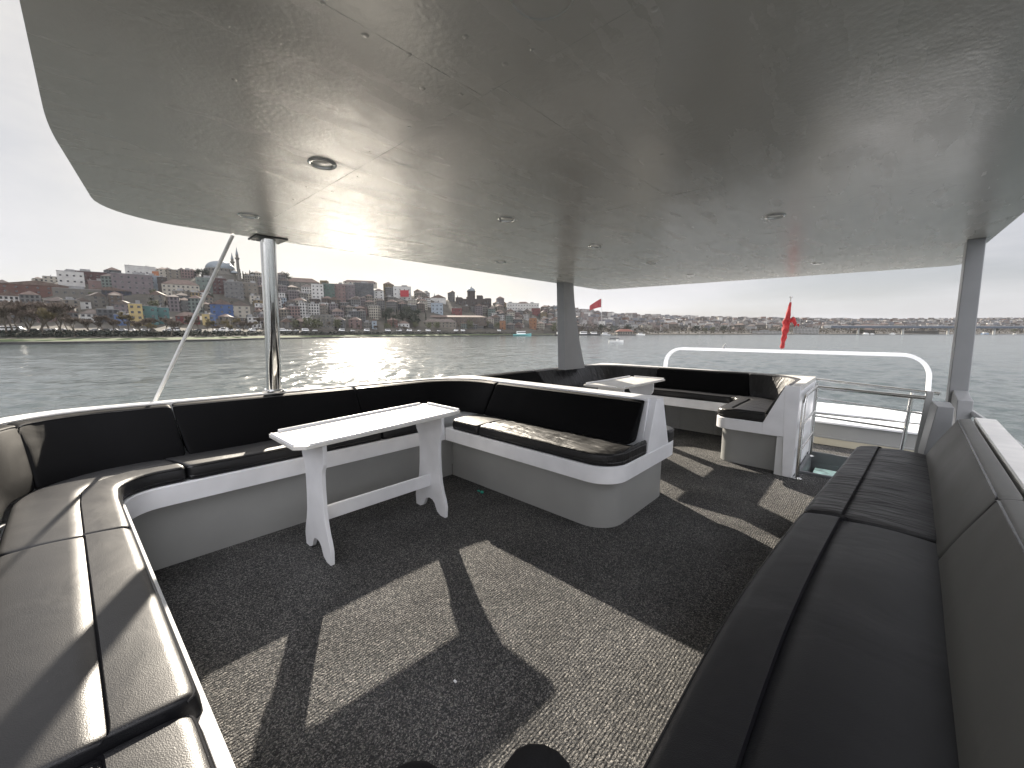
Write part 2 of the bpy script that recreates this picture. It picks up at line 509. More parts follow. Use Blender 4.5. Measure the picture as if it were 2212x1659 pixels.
def strip(mb, rails, closed=True, caps=True, i0=0, i1=None):
    """loft a ring of matching rails (N x 3 each)"""
    i1 = i1 if i1 is not None else len(rails[0])
    return mb.rings([[r[i] for r in rails] for i in range(i0, i1)], closed, caps)
# ---------------------------------------------------------------- the boat: deck, hull, canopy
HX0, HX1, HY0, HY1 = -0.46, 0.08, 4.50, 5.40          # stair hatch in the deck
def deck():
    mb = MB()
    xs = [-3.3, HX0, HX1, 0.62]; ys = [-1.6, HY0, HY1, 5.96]
    for i in range(3):
        for j in range(3):
            if i == 1 and j == 1: continue
            mb.box(xs[i], ys[j], -0.05, xs[i + 1], ys[j + 1], 0.0)
    o = obj('floor', mb, M_carpet, boat=True)
    tag(o, 'charcoal ribbed loop carpet covering the upper deck between the benches', 'floor', kind='structure')
deck()
def hull():
    mb = MB()
    # sheer line down to the water, both sides, bow end closed
    out = [(0.60, -1.7), (0.60, 3.4), (0.60, 5.9), (0.62, 8.0), (-0.2, 8.5), (-2.4, 8.5), (-3.15, 8.0), (-3.22, 5.6), (-3.26, 2.5), (-3.42, 1.0), (-3.48, 0.0), (-3.40, -1.7)]
    top = [(x, y, -0.06) for x, y in out]
    mid = [(x * 1.0 - (0.12 if x < -1 else -0.12 if x > 0 else 0), y, -2.0) for x, y in out]
    low = [(x, y, -4.6) for x, y in out]
    mb.rings([low, mid, top], True, False)
    o = obj('boat_hull', mb, M_hull, boat=True, smooth=30)
    tag(o, 'white hull carrying the upper deck above the water', 'boat', kind='structure')
hull()

CAN_Z = lambda y: 1.96 + 0.0069 * y
def canopy():
    P = path([(0.53, -0.055), (-2.02, -0.03), (-3.29, 0.12), (-3.30, 5.62), (0.53, 6.0), (0.53, -0.05)], [3.0, 0.42, 0.10, 0.10])
    root = thing('canopy', (-1.4, 2.9, 1.96), 'broad grey painted roof over the deck with rounded front corner', 'canopy', boat=True)
    bot = [(x, y, CAN_Z(y)) for x, y in P[:-1]]
    o1 = offset(P, -0.02)[:-1]
    up = [(x, y, CAN_Z(y) + 0.02) for x, y in o1]
    top = [(x, y, CAN_Z(y) + 0.13) for x, y in o1]
    mb = MB(); mb.rings([bot, up, top], True, True)
    obj('roof_panel', mb, M_ceil, root, smooth=40)
    # panel joints: slightly proud filler strips, and screw heads under the paint
    sm = MB()
    def seam(x0, y0, x1, y1, w=0.010):
        d = Vector((x1 - x0, y1 - y0, 0)).normalized(); n = Vector((-d.y, d.x, 0)) * w / 2.6
        k = 24; R = []
        for i in range(k + 1):
            t = i / k; x, y = x0 + (x1 - x0) * t, y0 + (y1 - y0) * t; z = CAN_Z(y)
            h = 0.0004 + 0.0003 * sin(i * 1.7)
            R.append([(x + n.x, y + n.y, z + .002), (x + n.x * .6, y + n.y * .6, z - h), (x - n.x * .6, y - n.y * .6, z - h), (x - n.x, y - n.y, z + .002)])
        sm.rings(R, True, True)
    seam(-0.893, 0.02, -0.883, 0.815); seam(-0.818, 0.828, -0.825, 2.0)
    seam(-0.35, 0.822, -3.2, 0.80); seam(-0.6, 2.005, -3.2, 2.0, .012); seam(-1.452, 0.83, -1.46, 2.0, .010)
    seam(-2.1, 0.83, -2.1, 3.2, .010); seam(-0.5, 3.2, -3.2, 3.2, .010)
    seam(-1.9, 1.55, -2.95, 1.63, .010)
    r2 = random.Random(5)
    spots = [(-0.93 + r2.uniform(-.05, .05), 0.08 + .1 * i) for i in range(7)]
    spots += [(-0.4 - .13 * i, 0.80 + r2.choice((-.03, .05))) for i in range(0, 20, 2)]
    spots += [(r2.uniform(-2.4, -.5), r2.uniform(.3, 1.9)) for _ in range(9)]
    for x, y in spots:
        r = r2.uniform(.0035, .006)
        sm.lathe([(r * 1.8, .0006), (r * 1.1, -.0009), (r * .5, -.0014), (.0004, -.0015)], (x, y, CAN_Z(y)), 8)
    for k in range(32):   # painted-over round hatch
        a0, a1 = 2 * pi * k / 32, 2 * pi * (k + 1) / 32
        c = (-0.545, 0.665); q = []
        for rr, zz in ((.062, .001), (.0645, -.0022), (.067, .001)):
            q += [(c[0] + rr * cos(a0), c[1] + rr * sin(a0), CAN_Z(c[1]) + zz), (c[0] + rr * cos(a1), c[1] + rr * sin(a1), CAN_Z(c[1]) + zz)]
        sm.add(q, [(0, 1, 3, 2), (2, 3, 5, 4)])
    obj('panel_seam', sm, M_ceil, root, smooth=30)
canopy()

# recessed lamps, switched off
M_lampring = mat('lamp_ring', (0.55, 0.55, 0.54), 0.22, metal=0.7)
M_lampglass = mat('lamp_glass', (0.62, 0.61, 0.58), 0.25)
LPX, LPY = (-2.70, -1.672, -0.50), (0.69, 1.745, 2.745, 3.77, 4.86)
colname = ('water-side', 'middle', 'stair-side'); rown = ('nearest', 'second', 'third', 'fourth', 'farthest')
lamp0 = None
for i, x in enumerate(LPX):
    for j, y in enumerate(LPY):
        if (i, j) in ((2, 0), (2, 1), (0, 1), (0, 3), (0, 4), (2, 3)): continue
        lab = f'round recessed ceiling lamp, {rown[j]} in the {colname[i]} row under the grey canopy'
        z = CAN_Z(y)
        if lamp0 is None:
            t = thing('ceiling_lamp', (x, y, z), lab, 'lamp', 'lamps set in the canopy', boat=True)
            mb = MB(); mb.lathe([(.050, .012), (.054, .004), (.053, -.004), (.048, -.008), (.041, -.006), (.038, .004), (.036, .02)], (x, y, z), 28)
            mb.f = mb.f[:-2]
            a = obj('lamp_ring', mb, M_lampring, t, smooth=35)
            mb = MB(); mb.lathe([(.037, .010), (.034, .000), (.022, -.003), (.001, -.004)], (x, y, z), 24)
            b = obj('lamp_glass', mb, M_lampglass, t, smooth=35)
            lamp0 = (t, [(a, []), (b, [])])
        else:
            c = copy_tree(lamp0[0], lamp0[1], loc=(x, y, z), label=lab); BOAT.append(c)

# ---------------------------------------------------------------- upholstery
def ring_spec(D, T, rft=.03, rbt=.02, rb=.012, crease=None, ptop=.005, pfront=.003, cw=.0035, cd=.0045):
    L = []
    def arc(cx, cy, r, a0, a1, n=4):
        for k in range(n + 1):
            a = radians(a0 + (a1 - a0) * k / n); L.append([cx + r * cos(a), cy + r * sin(a)])
    arc(rb, rb, rb, 270, 180, 2)
    for k in (1, 2, 3): L.append([-pfront * sin(pi * k / 4), rb + (T - rb - rft) * k / 4])
    arc(rft, T - rft, rft, 180, 90, 5)
    tops = list(np.linspace(rft, D - rbt, 8)[1:-1])
    if crease:
        tops = [rft + (crease - cw - rft) * k / 3 for k in (1, 2)] + [crease - cw, crease - cw * .45, crease, crease + cw * .45, crease + cw] + \
               [crease + cw + (D - rbt - crease - cw) * k / 5 for k in (1, 2, 3, 4)]
    for u in tops:
        if crease:
            if u <= crease: p = ptop * 1.1 * sin(pi * min(1, max(0, (u - rft) / (crease - rft))) * .5 + 0) * (1 - max(0, (u - crease + cw) / cw) if u > crease - cw else 1)
            else: p = ptop * sin(pi * (u - crease) / (D - rbt - crease))
            d = abs(u - crease)
            if d < cw: p -= cd * (1 - d / cw)
        else: p = ptop * sin(pi * (u - rft) / (D - rbt - rft))
        L.append([u, T + p])
    arc(D - rbt, T - rbt, rbt, 90, 0, 3)
    arc(D - rb, rb, rb, 0, -90, 2)
    return [(u / D, v / T) for u, v in L], 3 + 3 + 2      # ring, index of the front top edge

def cushion(name, rails, s0, s1, spec, parent, material, mid=26, seed=0, sag=0.004, pipe=True, wr=0.0):
    FB, FT, BT, BB = rails
    S = arclen(FT[:, :2])
    ring, ip = spec
    Ls = [0, .004, .010, .020, .040]
    sh = [.72, .90, .965, .99, 1.0]
    ss = [s0 + a for a in Ls] + list(np.linspace(s0 + .04, s1 - .04, mid)[1:-1]) + [s1 - a for a in Ls[::-1]]
    shr = sh + [1.0] * (mid - 2) + sh[::-1]
    R = []; pipeline = []
    for s, k in zip(ss, shr):
        fb, ft, bt, bb = (at_s(r, S, s) for r in rails)
        q = []
        for u, v in ring:
            q.append((1 - u) * (1 - v) * fb + (1 - u) * v * ft + u * v * bt + u * (1 - v) * bb)
        c = (fb + ft + bt + bb) / 4
        w = noise.noise(Vector((s * 2.3 + seed * 7, seed, 0))) * sag
        q2 = []
        for (u, v), p in zip(ring, q):
            p = c + (p - c) * np.array([k, k, k if v < .5 else (.5 + .5 * k)])
            if v > .9 and 0.05 < u < .97: p = p + np.array([0, 0, w + wr * noise.noise(Vector((s * 26 + seed, u * 3 + seed, seed))) * min(1, 3 * u)])
            q2.append(tuple(p))
        R.append(q2); pipeline.append(q2[ip])
    mb = MB(); mb.rings(R, True, True)
    o = obj(name, mb, material, parent, smooth=60)
    if pipe:
        pm = MB(); pm.tube(pipeline[1:-1], .0034, 6)
        if name == 'seat_cushion': pm.tube([r_[3] for r_ in R][1:-1], .0022, 5)
        obj('piping', pm, M_piping, o, smooth=50)
    return o

def joints(FT, pts):
    return [near_s(FT, x, y) for x, y in pts]

# ---------------------------------------------------------------- bench that runs along the rail and round the front corner
FA = path([(-0.42, .125), (-2.745, .045), (-2.745, 2.085)], [.15])
BA = path([(-0.42, -.25), (-3.03, -.295), (-3.03, 2.085)], [.40])
SEAT_B, SEAT_T, FAS_B = .478, .565, .372
benchA = thing('corner_bench', (-2.9, 0.4, 0), 'long black cushioned bench along the rail, curving round the front corner of the deck', 'bench', boat=True)
mb = MB()
bA = path([(-0.42, .06), (-2.80, -.01), (-2.80, 2.205)], [.11]); bAo = offset(bA, .50)
strip(mb, [lift(bA, 0.002), lift(bA, FAS_B), lift(bAo, FAS_B), lift(bAo, 0.002)])
obj('base', mb, M_greybase, benchA, smooth=40)
mb = MB(); fo = offset(FA, -.004); fi = offset(FA, .45)
strip(mb, [lift(fo, FAS_B - .004), lift(fo, SEAT_B - .006), lift(offset(fo, .006), SEAT_B), lift(fi, SEAT_B), lift(fi, FAS_B - .004)])
obj('white_trim', mb, M_white, benchA, smooth=35)
specS = ring_spec(.31, SEAT_T - SEAT_B, crease=.118)
specL = ring_spec(.31, SEAT_T - SEAT_B, ptop=.008)
FAs = offset(FA, .006); FAs[:, 1] -= .010 * np.clip((FAs[:, 0] + 2.6) / .15, 0, 1)
railsA = [lift(FAs, SEAT_B + .001), lift(FAs, SEAT_T), lift(BA, SEAT_T), lift(BA, SEAT_B + .001)]
S = arclen(FAs)
j = joints(FAs, [(-.93, .11), (-2.045, .07), (-2.74, .335), (-2.74, 1.50)])
cuts = [(S[0] + .01, j[0] - .003, specS, M_vinyl), (j[0] + .003, j[1] - .003, specS, M_vinyl), (j[1] + .003, j[2] - .003, specS, M_vinyl), (j[2] + .003, j[3] - .003, specL, M_vinyl), (j[3] + .003, S[-1] - .02, specL, M_vinyl)]
for k, (a, b, sp, m) in enumerate(cuts):
    rr = railsA
    if k == 0:   # the cushion nearest the camera has slipped a little and lies lower
        rr = [r - np.array([0, .012, 0.006 if i < 1 else .02]) for i, r in enumerate(railsA)]
    cushion('seat_cushion', rr, a, b, sp, benchA, m, mid=34, seed=k + 1, wr=.0012)
BFa = path([(-0.42, -.265), (-3.03, -.30), (-3.03, 2.43), (-2.62, 2.43)], [.40, .30])
TFa = path([(-0.42, -.345), (-3.335, -.355), (-3.205, 2.61), (-2.64, 2.61)], [.40, .44])
railsAb = [lift(BFa, .553), lift(TFa, .832), lift(offset(TFa, .065), .842), lift(offset(BFa, .10), .553)]
specB = ring_spec(.085, .29, rft=.016, rbt=.012, ptop=.001, pfront=.005)
Sb = arclen(TFa)
j = joints(TFa, [(-3.2, -.30), (-3.33, .345), (-3.25, 1.50)])
for k, (a, b) in enumerate(((Sb[0] + .01, j[0] - .002), (j[0] + .002, j[1] - .003), (j[1] + .003, j[2] - .003), (j[2] + .003, Sb[-1] - .002))):
    cushion('back_cushion', railsAb, a, b, specB, benchA, M_vinylb, mid=40, seed=20 + k, sag=.002)
ci = offset(TFa, .055)
co = path([(-0.42, -.50), (-3.50, -.44), (-3.27, 2.84), (-2.64, 2.84)], [.40, .12])
mb = MB(); strip(mb, [lift(ci, .815), lift(ci, .846), lift(offset(ci, .006), .851), lift(offset(co, -.008), .851), lift(co, .846), lift(co, .815)])
obj('top_rail', mb, M_whitetop, benchA, smooth=35)
mb = MB(); strip(mb, [lift(co, -.1), lift(co, .815), lift(ci, .815), lift(offset(BFa, .12), .50), lift(offset(BFa, .12), -.1)])
obj('back_shell', mb, M_hull, benchA, smooth=35)

# ---------------------------------------------------------------- double sided bench across the deck
benchP = thing('cross_bench', (-1.9, 2.7, 0), 'black and white double sided bench jutting across the deck with rounded corners', 'bench', boat=True)
FP = path([(-2.735, 2.085), (-1.105, 2.085), (-1.105, 3.20), (-2.735, 3.20)], [.19, .19])
bP = path([(-2.795, 2.205), (-1.19, 2.205), (-1.19, 3.175), (-2.795, 3.175)], [.20, .16])
mb = MB(); mb.rings([[(x, y, .002) for x, y in bP], [(x, y, FAS_B) for x, y in bP]], True, True)
obj('base', mb, M_greybase, benchP, smooth=40)
mb = MB(); o2 = offset(FP, .006)
mb.rings([[(x, y, FAS_B - .004) for x, y in FP], [(x, y, SEAT_B - .006) for x, y in FP], [(x, y, SEAT_B) for x, y in o2]], True, True)
obj('white_trim', mb, M_white, benchP, smooth=35)
# seat on the near side: its front edge turns the rounded corner and meets the end panel
Fp1 = path([(-2.66, 2.092), (-1.112, 2.092), (-1.112, 2.575)], [.185])
Bp1 = path([(-2.66, 2.435), (-1.14, 2.435), (-1.135, 2.578)], [.02])
rr = [lift(Fp1, SEAT_B + .001), lift(Fp1, SEAT_T), lift(Bp1, SEAT_T), lift(Bp1, SEAT_B + .001)]
s1 = arclen(Fp1)
cushion('seat_cushion', rr, s1[0] + .003, near_s(Fp1, -2.35, 2.09) - .003, specL, benchP, M_vinyl, seed=31)
cushion('seat_cushion', rr, near_s(Fp1, -2.35, 2.09) + .003, s1[-1] - .002, ring_spec(.31, SEAT_T - SEAT_B, crease=.09, ptop=.009), benchP, M_vinylw, mid=60, seed=32, sag=.008, wr=.006)
Fp2 = path([(-1.112, 2.96), (-1.112, 3.192), (-2.6, 3.192)], [.15])
Bp2 = path([(-1.14, 2.955), (-1.16, 2.985), (-2.6, 2.985)], [.01])
rr = [lift(Fp2, SEAT_B + .001), lift(Fp2, SEAT_T), lift(Bp2, SEAT_T), lift(Bp2, SEAT_B + .001)]
cushion('seat_cushion', rr, .003, arclen(Fp2)[-1] - .01, specL, benchP, M_vinyl, mid=50, seed=33)
# backs
def flat_back(xa, xb, yb0, yt0, sgn, k, material):
    P0 = np.array([[xa + (xb - xa) * i / 20, 0] for i in range(21)])
    r = [np.column_stack([P0[:, 0], np.full(21, y), np.full(21, z)]) for y, z in ((yb0, .555), (yt0, .834), (yt0 + sgn * .06, .838), (yb0 + sgn * .11, .555))]
    return cushion('back_cushion', r, .0, abs(xb - xa), specB, benchP, material, mid=30, seed=k, sag=.002)
flat_back(-2.615, -1.175, 2.43, 2.605, 1, 41, M_vinylb)
flat_back(-1.16, -2.5, 2.985, 2.865, -1, 42, M_vinylb)
# end panel: white trapezoid that carries the backs
mb = MB()
pr = [(2.585, SEAT_B), (2.700, .836), (2.706, .848), (2.815, .848), (2.822, .836), (2.965, SEAT_B)]
mb.prism(pr, -1.160, -1.112, 'x')
mb.prism([(2.60, SEAT_B), (2.668, .82), (2.815, .82), (2.94, SEAT_B)], -2.9, -1.160, 'x')
mb.box(-2.75, 2.663, .82, -1.160, 2.832, .850)
obj('end_panel', mb, M_white, benchP, bevel=.005)

# ---------------------------------------------------------------- bench round the stern
benchC = thing('stern_bench', (-2.2, 5.2, 0), 'black cushioned bench wrapped round the stern corner, ending in a tall white panel', 'bench', boat=True)
FC = path([(-2.745, 3.21), (-2.745, 5.20), (-1.165, 5.20), (-1.165, 4.285), (-.60, 4.285)], [.12, .10, .13])
bC = path([(-2.80, 3.18), (-2.80, 5.52), (-1.13, 5.52), (-1.13, 4.40), (-.57, 4.40)], [.12, .08, .12])
mb = MB(); bco = path([(-3.1, 3.18), (-3.1, 5.56), (-.60, 5.56), (-.60, 4.42), (-.57, 4.42)], [.12, .03, .003])
strip(mb, [lift(bC, .002), lift(bC, FAS_B), lift(bco, FAS_B), lift(bco, .002)])
obj('base', mb, M_greybase, benchC, smooth=40)
mb = MB(); fco = path([(-3.1, 3.21), (-3.1, 5.50), (-.62, 5.50), (-.62, 4.30), (-.60, 4.30)], [.12, .03, .003])
strip(mb, [lift(FC, FAS_B - .004), lift(FC, SEAT_B - .006), lift(offset(FC, .006), SEAT_B), lift(fco, SEAT_B), lift(fco, FAS_B - .004)])
obj('white_trim', mb, M_white, benchC, smooth=35)
FCs = path([(-2.738, 3.21), (-2.738, 5.205), (-1.158, 5.205), (-1.158, 4.292), (-.722, 4.292)], [.12, .10, .12])
BC = path([(-3.03, 3.01), (-3.03, 5.40), (-.745, 5.40), (-.745, 4.32), (-.725, 4.32)], [.35, .30, .004])
rr = [lift(FCs, SEAT_B + .001), lift(FCs, SEAT_T), lift(BC, SEAT_T), lift(BC, SEAT_B + .001)]
S = arclen(FCs)
jj = joints(FCs, [(-2.738, 4.4), (-1.27, 5.205)])
cushion('seat_cushion', rr, .01, jj[0] - .003, specL, benchC, M_vinyl, seed=51)
cushion('seat_cushion', rr, jj[0] + .003, jj[1] - .003, specL, benchC, M_vinyl, mid=40, seed=52)
cushion('seat_cushion', rr, jj[1] + .003, S[-1] - .003, ring_spec(.31, SEAT_T - SEAT_B, crease=.10, ptop=.012), benchC, M_vinylw, mid=60, seed=53)
BFc = path([(-3.03, 2.99), (-3.03, 5.40), (-.735, 5.40), (-.735, 4.30)], [.35, .25])
TFc = path([(-3.20, 2.80), (-3.20, 5.51), (-.615, 5.51), (-.598, 4.30)], [.50, .42])
rr = [lift(BFc, .553), lift(TFc, .826), lift(offset(TFc, .05), .836), lift(offset(BFc, .10), .553)]
S = arclen(TFc)
jj = joints(TFc, [(-3.2, 3.95), (-2.30, 5.51), (-1.10, 5.51)])
for k, (a, b, m) in enumerate(((.02, jj[0] - .003, M_vinylb), (jj[0] + .003, jj[1] - .003, M_vinylc), (jj[1] + .003, jj[2] - .003, M_vinylb), (jj[2] + .003, S[-1] - .006, M_vinylc))):
    cushion('back_cushion', rr, a, b, specB, benchC, m, mid=44, seed=60 + k, sag=.004)
coC = path([(-3.25, 2.84), (-3.225, 5.68), (-.475, 5.50), (-.475, 4.285)], [.10, .02])
ciC = offset(TFc, .045)
mb = MB(); strip(mb, [lift(ciC, .80), lift(ciC, .838), lift(coC, .844), lift(coC, .80)])
obj('top_rail', mb, M_whitetop, benchC, smooth=35)
mb = MB(); strip(mb, [lift(coC, -.1), lift(coC, .80), lift(ciC, .80), lift(offset(BFc, .12), .50), lift(offset(BFc, .12), -.1)])
obj('back_shell', mb, M_hull, benchC, smooth=35)
mb = MB()   # end panel facing the deck, with the slanted cushion line, and the tall outer board
mb.prism([(-.735, SEAT_B), (-.585, .838), (-.545, .842), (-.545, FAS_B), (-.735, FAS_B)], 4.283, 4.315, 'y')
mb.prism([(-.548, .004), (-.590, .846), (-.470, .846), (-.470, .004)], 4.281, 4.312, 'y')
mb.box(-.548, 4.312, .004, -.470, 5.50, .800)
obj('end_panel', mb, M_white, benchC, bevel=.004)

# ---------------------------------------------------------------- bench on the near side, under the camera
benchR = thing('side_bench', (0.1, 1.6, 0), 'black cushioned bench along the near side of the deck, deep in shade', 'bench', boat=True)
def smoothpath(pts, n=60):
    pts = np.array(pts, float); s = arclen(pts)
    u = np.linspace(0, s[-1], n)
    P = np.column_stack([np.interp(u, s, pts[:, k]) for k in (0, 1)])
    for _ in range(14):
        P[1:-1] = (P[:-2] + 2 * P[1:-1] + P[2:]) / 4
    return P
FR = smoothpath([(-.045, 3.50), (-.105, 2.8), (-.175, 2.05), (-.238, 1.25), (-.243, .9), (-.235, .2), (-.22, -.9)])
BR = smoothpath([(.275, 3.50), (.245, 2.7), (.210, 1.95), (.175, 1.25), (.158, .9), (.14, .2), (.13, -.9)])
BS = BR + np.array([.045, 0])
TR = smoothpath([(.375, 3.35), (.34, 2.65), (.302, 1.85), (.275, 1.25), (.262, .9), (.245, .2), (.235, -.9)])
# matching order: the bench lies on the left of a path that runs forward
bR = FR + np.array([.085, 0])
mb = MB(); strip(mb, [lift(bR, .002), lift(bR, FAS_B), lift(BR, FAS_B), lift(BR, .002)])
obj('base', mb, M_greybase, benchR, smooth=40)
mb = MB(); strip(mb, [lift(FR + np.array([-.012, 0]), FAS_B), lift(FR + np.array([-.012, 0]), SEAT_B), lift(BR, SEAT_B), lift(BR, FAS_B)])
obj('white_trim', mb, M_white, benchR, smooth=35)
rr = [lift(FR, SEAT_B + .001), lift(FR, SEAT_T), lift(BS, SEAT_T), lift(BS, SEAT_B + .001)]
sj = near_s(FR, -.172, 2.03)
spR = ring_spec(.42, SEAT_T - SEAT_B, crease=.125, ptop=.010, rft=.036)
cushion('seat_cushion', rr, .0, sj - .004, spR, benchR, M_vinylw, mid=50, seed=71, wr=.004)
cushion('seat_cushion', rr, sj + .004, arclen(FR)[-1] - .02, spR, benchR, M_vinyl, mid=50, seed=72)
rr = [lift(BR, .553), lift(TR, .832), lift(TR + np.array([.052, .004]), .840), lift(BR + np.array([.10, 0]), .553)]
sj = near_s(TR, .30, 1.79)
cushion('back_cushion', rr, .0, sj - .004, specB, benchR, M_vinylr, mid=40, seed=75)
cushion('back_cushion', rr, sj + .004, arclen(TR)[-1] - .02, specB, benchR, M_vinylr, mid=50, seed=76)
ci = TR + np.array([.058, 0]); co = TR + np.array([.138, 0])
mb = MB(); strip(mb, [lift(ci, .80), lift(ci, .842), lift(ci + np.array([.005, 0]), .847), lift(co, .847), lift(co, .80)])
obj('top_rail', mb, M_whitetop, benchR, smooth=35)
mb = MB(); strip(mb, [lift(co, -.1), lift(co, .80), lift(ci, .80), lift(BR + np.array([.11, 0]), .50), lift(BR + np.array([.11, 0]), -.1)])
obj('back_shell', mb, M_hull, benchR, smooth=35)
mb = MB()
mb.rings([[(.262, 3.55, .0), (.40, 3.55, .0), (.40, 3.74, .0), (.250, 3.74, .0)], [(.275, 3.55, .56), (.38, 3.55, .56), (.38, 3.74, .56), (.262, 3.74, .56)], [(.305, 3.55, .868), (.375, 3.55, .868), (.375, 3.74, .878), (.290, 3.74, .878)]], True, True)
obj('end_panel', mb, M_pillar, benchR, bevel=.004)  # white panel given the pillar grey; its shade is put into the colour
mb = MB(); mb.rings([[(.225, 3.80, .0), (.262, 3.80, .0), (.262, 3.83, .0), (.225, 3.83, .0)], [(.268, 3.80, .93), (.302, 3.80, .93), (.302, 3.83, .93), (.268, 3.83, .93)]], True, True)
obj('end_post', mb, M_greybase, benchR, bevel=.003)

# ---------------------------------------------------------------- tables
def leg_profile():
    # half widths by height: square shoulder, waist, flared foot with an arched cut
    right = [(.06, .0), (.082, .028), (.10, .045), (.165, .0), (.185, .0), (.187, .07), (.176, .11), (.150, .165), (.132, .23), (.122, .33), (.118, .43), (.120, .50), (.127, .535), (.150, .565), (.158, .585), (.158, .70)]
    foot = [(.0, .092), (.030, .088), (.055, .070), (.068, .045), (.085, .018), (.125, .0), (.180, .0), (.186, .075), (.172, .125), (.150, .175), (.132, .24), (.122, .33), (.118, .43), (.120, .50), (.127, .535), (.150, .565), (.158, .585), (.158, .70)]
    return [(-x, z) for x, z in foot[::-1]] + foot[1:]
def table(loc, label, dz0, dz1, X0, X1, Y0, Y1, ly, zt):
    t = thing('deck_table', loc, label, 'table', 'white tables on the deck', boat=True)
    x, y = loc[0], loc[1]
    tilt_ = lambda yy: zt + dz0 + (dz1 - dz0) * (yy - Y0) / (Y1 - Y0)
    c = .05
    poly = [(X0 + .012, Y0), (X1 - c, Y0), (X1, Y0 + c), (X1, Y1 - .012), (X1 - .012, Y1), (X0 + .012, Y1), (X0, Y1 - .012), (X0, Y0 + .012)]
    mb = MB(); n = len(poly)
    top = [(a, b, tilt_(b)) for a, b in poly]; bot = [(a, b, tilt_(b) - .020) for a, b in poly]
    mb.rings([bot, top], True, True)
    tt = obj('tabletop', mb, M_whitetop, t, bevel=.003)
    mb = MB()
    def lip(a, b, h=.016, w=.014):
        d = Vector((b[0] - a[0], b[1] - a[1], 0)).normalized(); nn = Vector((-d.y, d.x, 0)) * w / 2.6
        mb.rings([[(p[0] + nn.x * s, p[1] + nn.y * s, tilt_(p[1]) + z) for s, z in ((1, -.004), (1, h), (-1, h), (-1, -.004))] for p in (a, b)], True, True)
    lip((X0 + .008, Y0 + .05), (X0 + .008, Y1 - .05)); lip((X0 + .05, Y1 - .008), (X1 - .02, Y1 - .008))
    lip((X0 + .03, Y0 + .008), (X1 - c - .01, Y0 + .008), .010); lip((X1 - .008, Y0 + c + .02), (X1 - .008, Y1 - .03), .008)
    obj('edge_lip', mb, M_white, tt, bevel=.002)
    lx = (X0 + X1) / 2
    for yy in ly:
        mb = MB(); h = tilt_(yy) - .020
        mb.prism([(lx + px, pz * h / .70) for px, pz in leg_profile()], yy - .012, yy + .012, 'y')
        obj('leg', mb, M_white, t, bevel=.003)
    mb = MB(); mb.box(lx - .012, ly[0] + .012, .195, lx + .012, ly[1] - .012, .280)
    obj('stretcher', mb, M_white, t, bevel=.003)
    for yy, s in ((ly[0], 1), (ly[1], -1)):
        mb = MB(); z = tilt_(yy) - .020
        mb.box(lx - .10, min(yy + s * .012, yy + s * .05), z - .022, lx + .10, max(yy + s * .012, yy + s * .05), z - .001)
        obj('batten', mb, M_white, t, bevel=.002)
    return t
table((-2.32, 1.2, 0), 'white trestle table with cut-out legs standing on the open carpet', -.022, .020, -2.545, -2.105, .665, 1.745, (.83, 1.63), .742)
table((-2.10, 4.25, 0), 'white trestle table half hidden behind the double sided bench', 0.0, 0.0, -2.37, -1.91, 3.72, 4.88, (3.93, 4.70), .748)
# ---------------------------------------------------------------- posts, rails, stern
t = thing('steel_post', (-3.40, .955, .85), 'polished steel pole holding up the canopy above the long bench', 'post', boat=True)
mb = MB(); mb.tube([(-3.40, .955, .852), (-3.36, .955, 1.2), (-3.26, .945, CAN_Z(.95))], .050, 28)
obj('tube', mb, M_chrome, t, smooth=40)
mb = MB(); mb.lathe([(.085, 0), (.085, .006), (.062, .010), (.060, .018)], (-3.40, .955, .851), 28)
for a in range(4):
    mb.lathe([(.009, .006), (.009, .014), (.004, .017)], (-3.40 + .073 * cos(.7 + a * pi / 2), .955 + .073 * sin(.7 + a * pi / 2), .851), 8)
obj('foot_flange', mb, M_steel, t, smooth=35)
mb = MB(); mb.box(-3.36, .845, CAN_Z(.95) - .010, -3.16, 1.045, CAN_Z(.95) + .002)
obj('top_plate', mb, M_dark, t, bevel=.002)

mb = MB(); mb.tube([(-3.31, .745, CAN_Z(.75) - .004), (-3.56, .262, .80), (-3.62, .12, .30)], .011, 12)
tag(obj('stay_rod', mb, M_rod, smooth=40, boat=True), 'thin white slanted rod running from the canopy edge to the rail beside the steel pole', 'rod')

# broad leaning post at the middle of the far side
t = thing('canopy_pillar', (-3.15, 4.55, .83), 'grey blade shaped pillar, broad at its foot, at the middle of the far rail', 'pillar', group='grey canopy pillars', boat=True)
mb = MB(); R = []
for k in range(13):
    u = k / 12; z = .82 + (CAN_Z(4.5) + .003 - .82) * u
    xc = -3.13 - .07 * u
    y0 = 4.36 + .02 * u; wid = .26 * (1 - u) ** 1.7 + .275
    R.append([(xc - .05, y0, z), (xc + .05, y0 + .02, z), (xc + .065, y0 + wid * .4, z), (xc + .05, y0 + wid - .02, z), (xc - .05, y0 + wid, z)])
mb.rings(R, True, True)
obj('blade', mb, M_pillar, t, smooth=30)

t = thing('canopy_pillar', (.45, 4.45, .72), 'grey square pillar at the near rail beside the stair opening', 'pillar', group='grey canopy pillars', boat=True)
mb = MB()
mb.rings([[(.430, 4.38, .45), (.53, 4.38, .45), (.56, 4.62, .45), (.440, 4.62, .45)], [(.405, 4.38, CAN_Z(4.4) + .003), (.495, 4.38, CAN_Z(4.4) + .003), (.52, 4.62, CAN_Z(4.6) + .003), (.415, 4.62, CAN_Z(4.6) + .003)]], True, True)
obj('column', mb, M_pillar, t, bevel=.006)
mb = MB()
mb.prism([(4.0, .45), (4.08, .86), (4.38, .90), (4.38, .45)], .44, .515, 'x')
obj('foot_bracket', mb, M_pillar, t, bevel=.005)

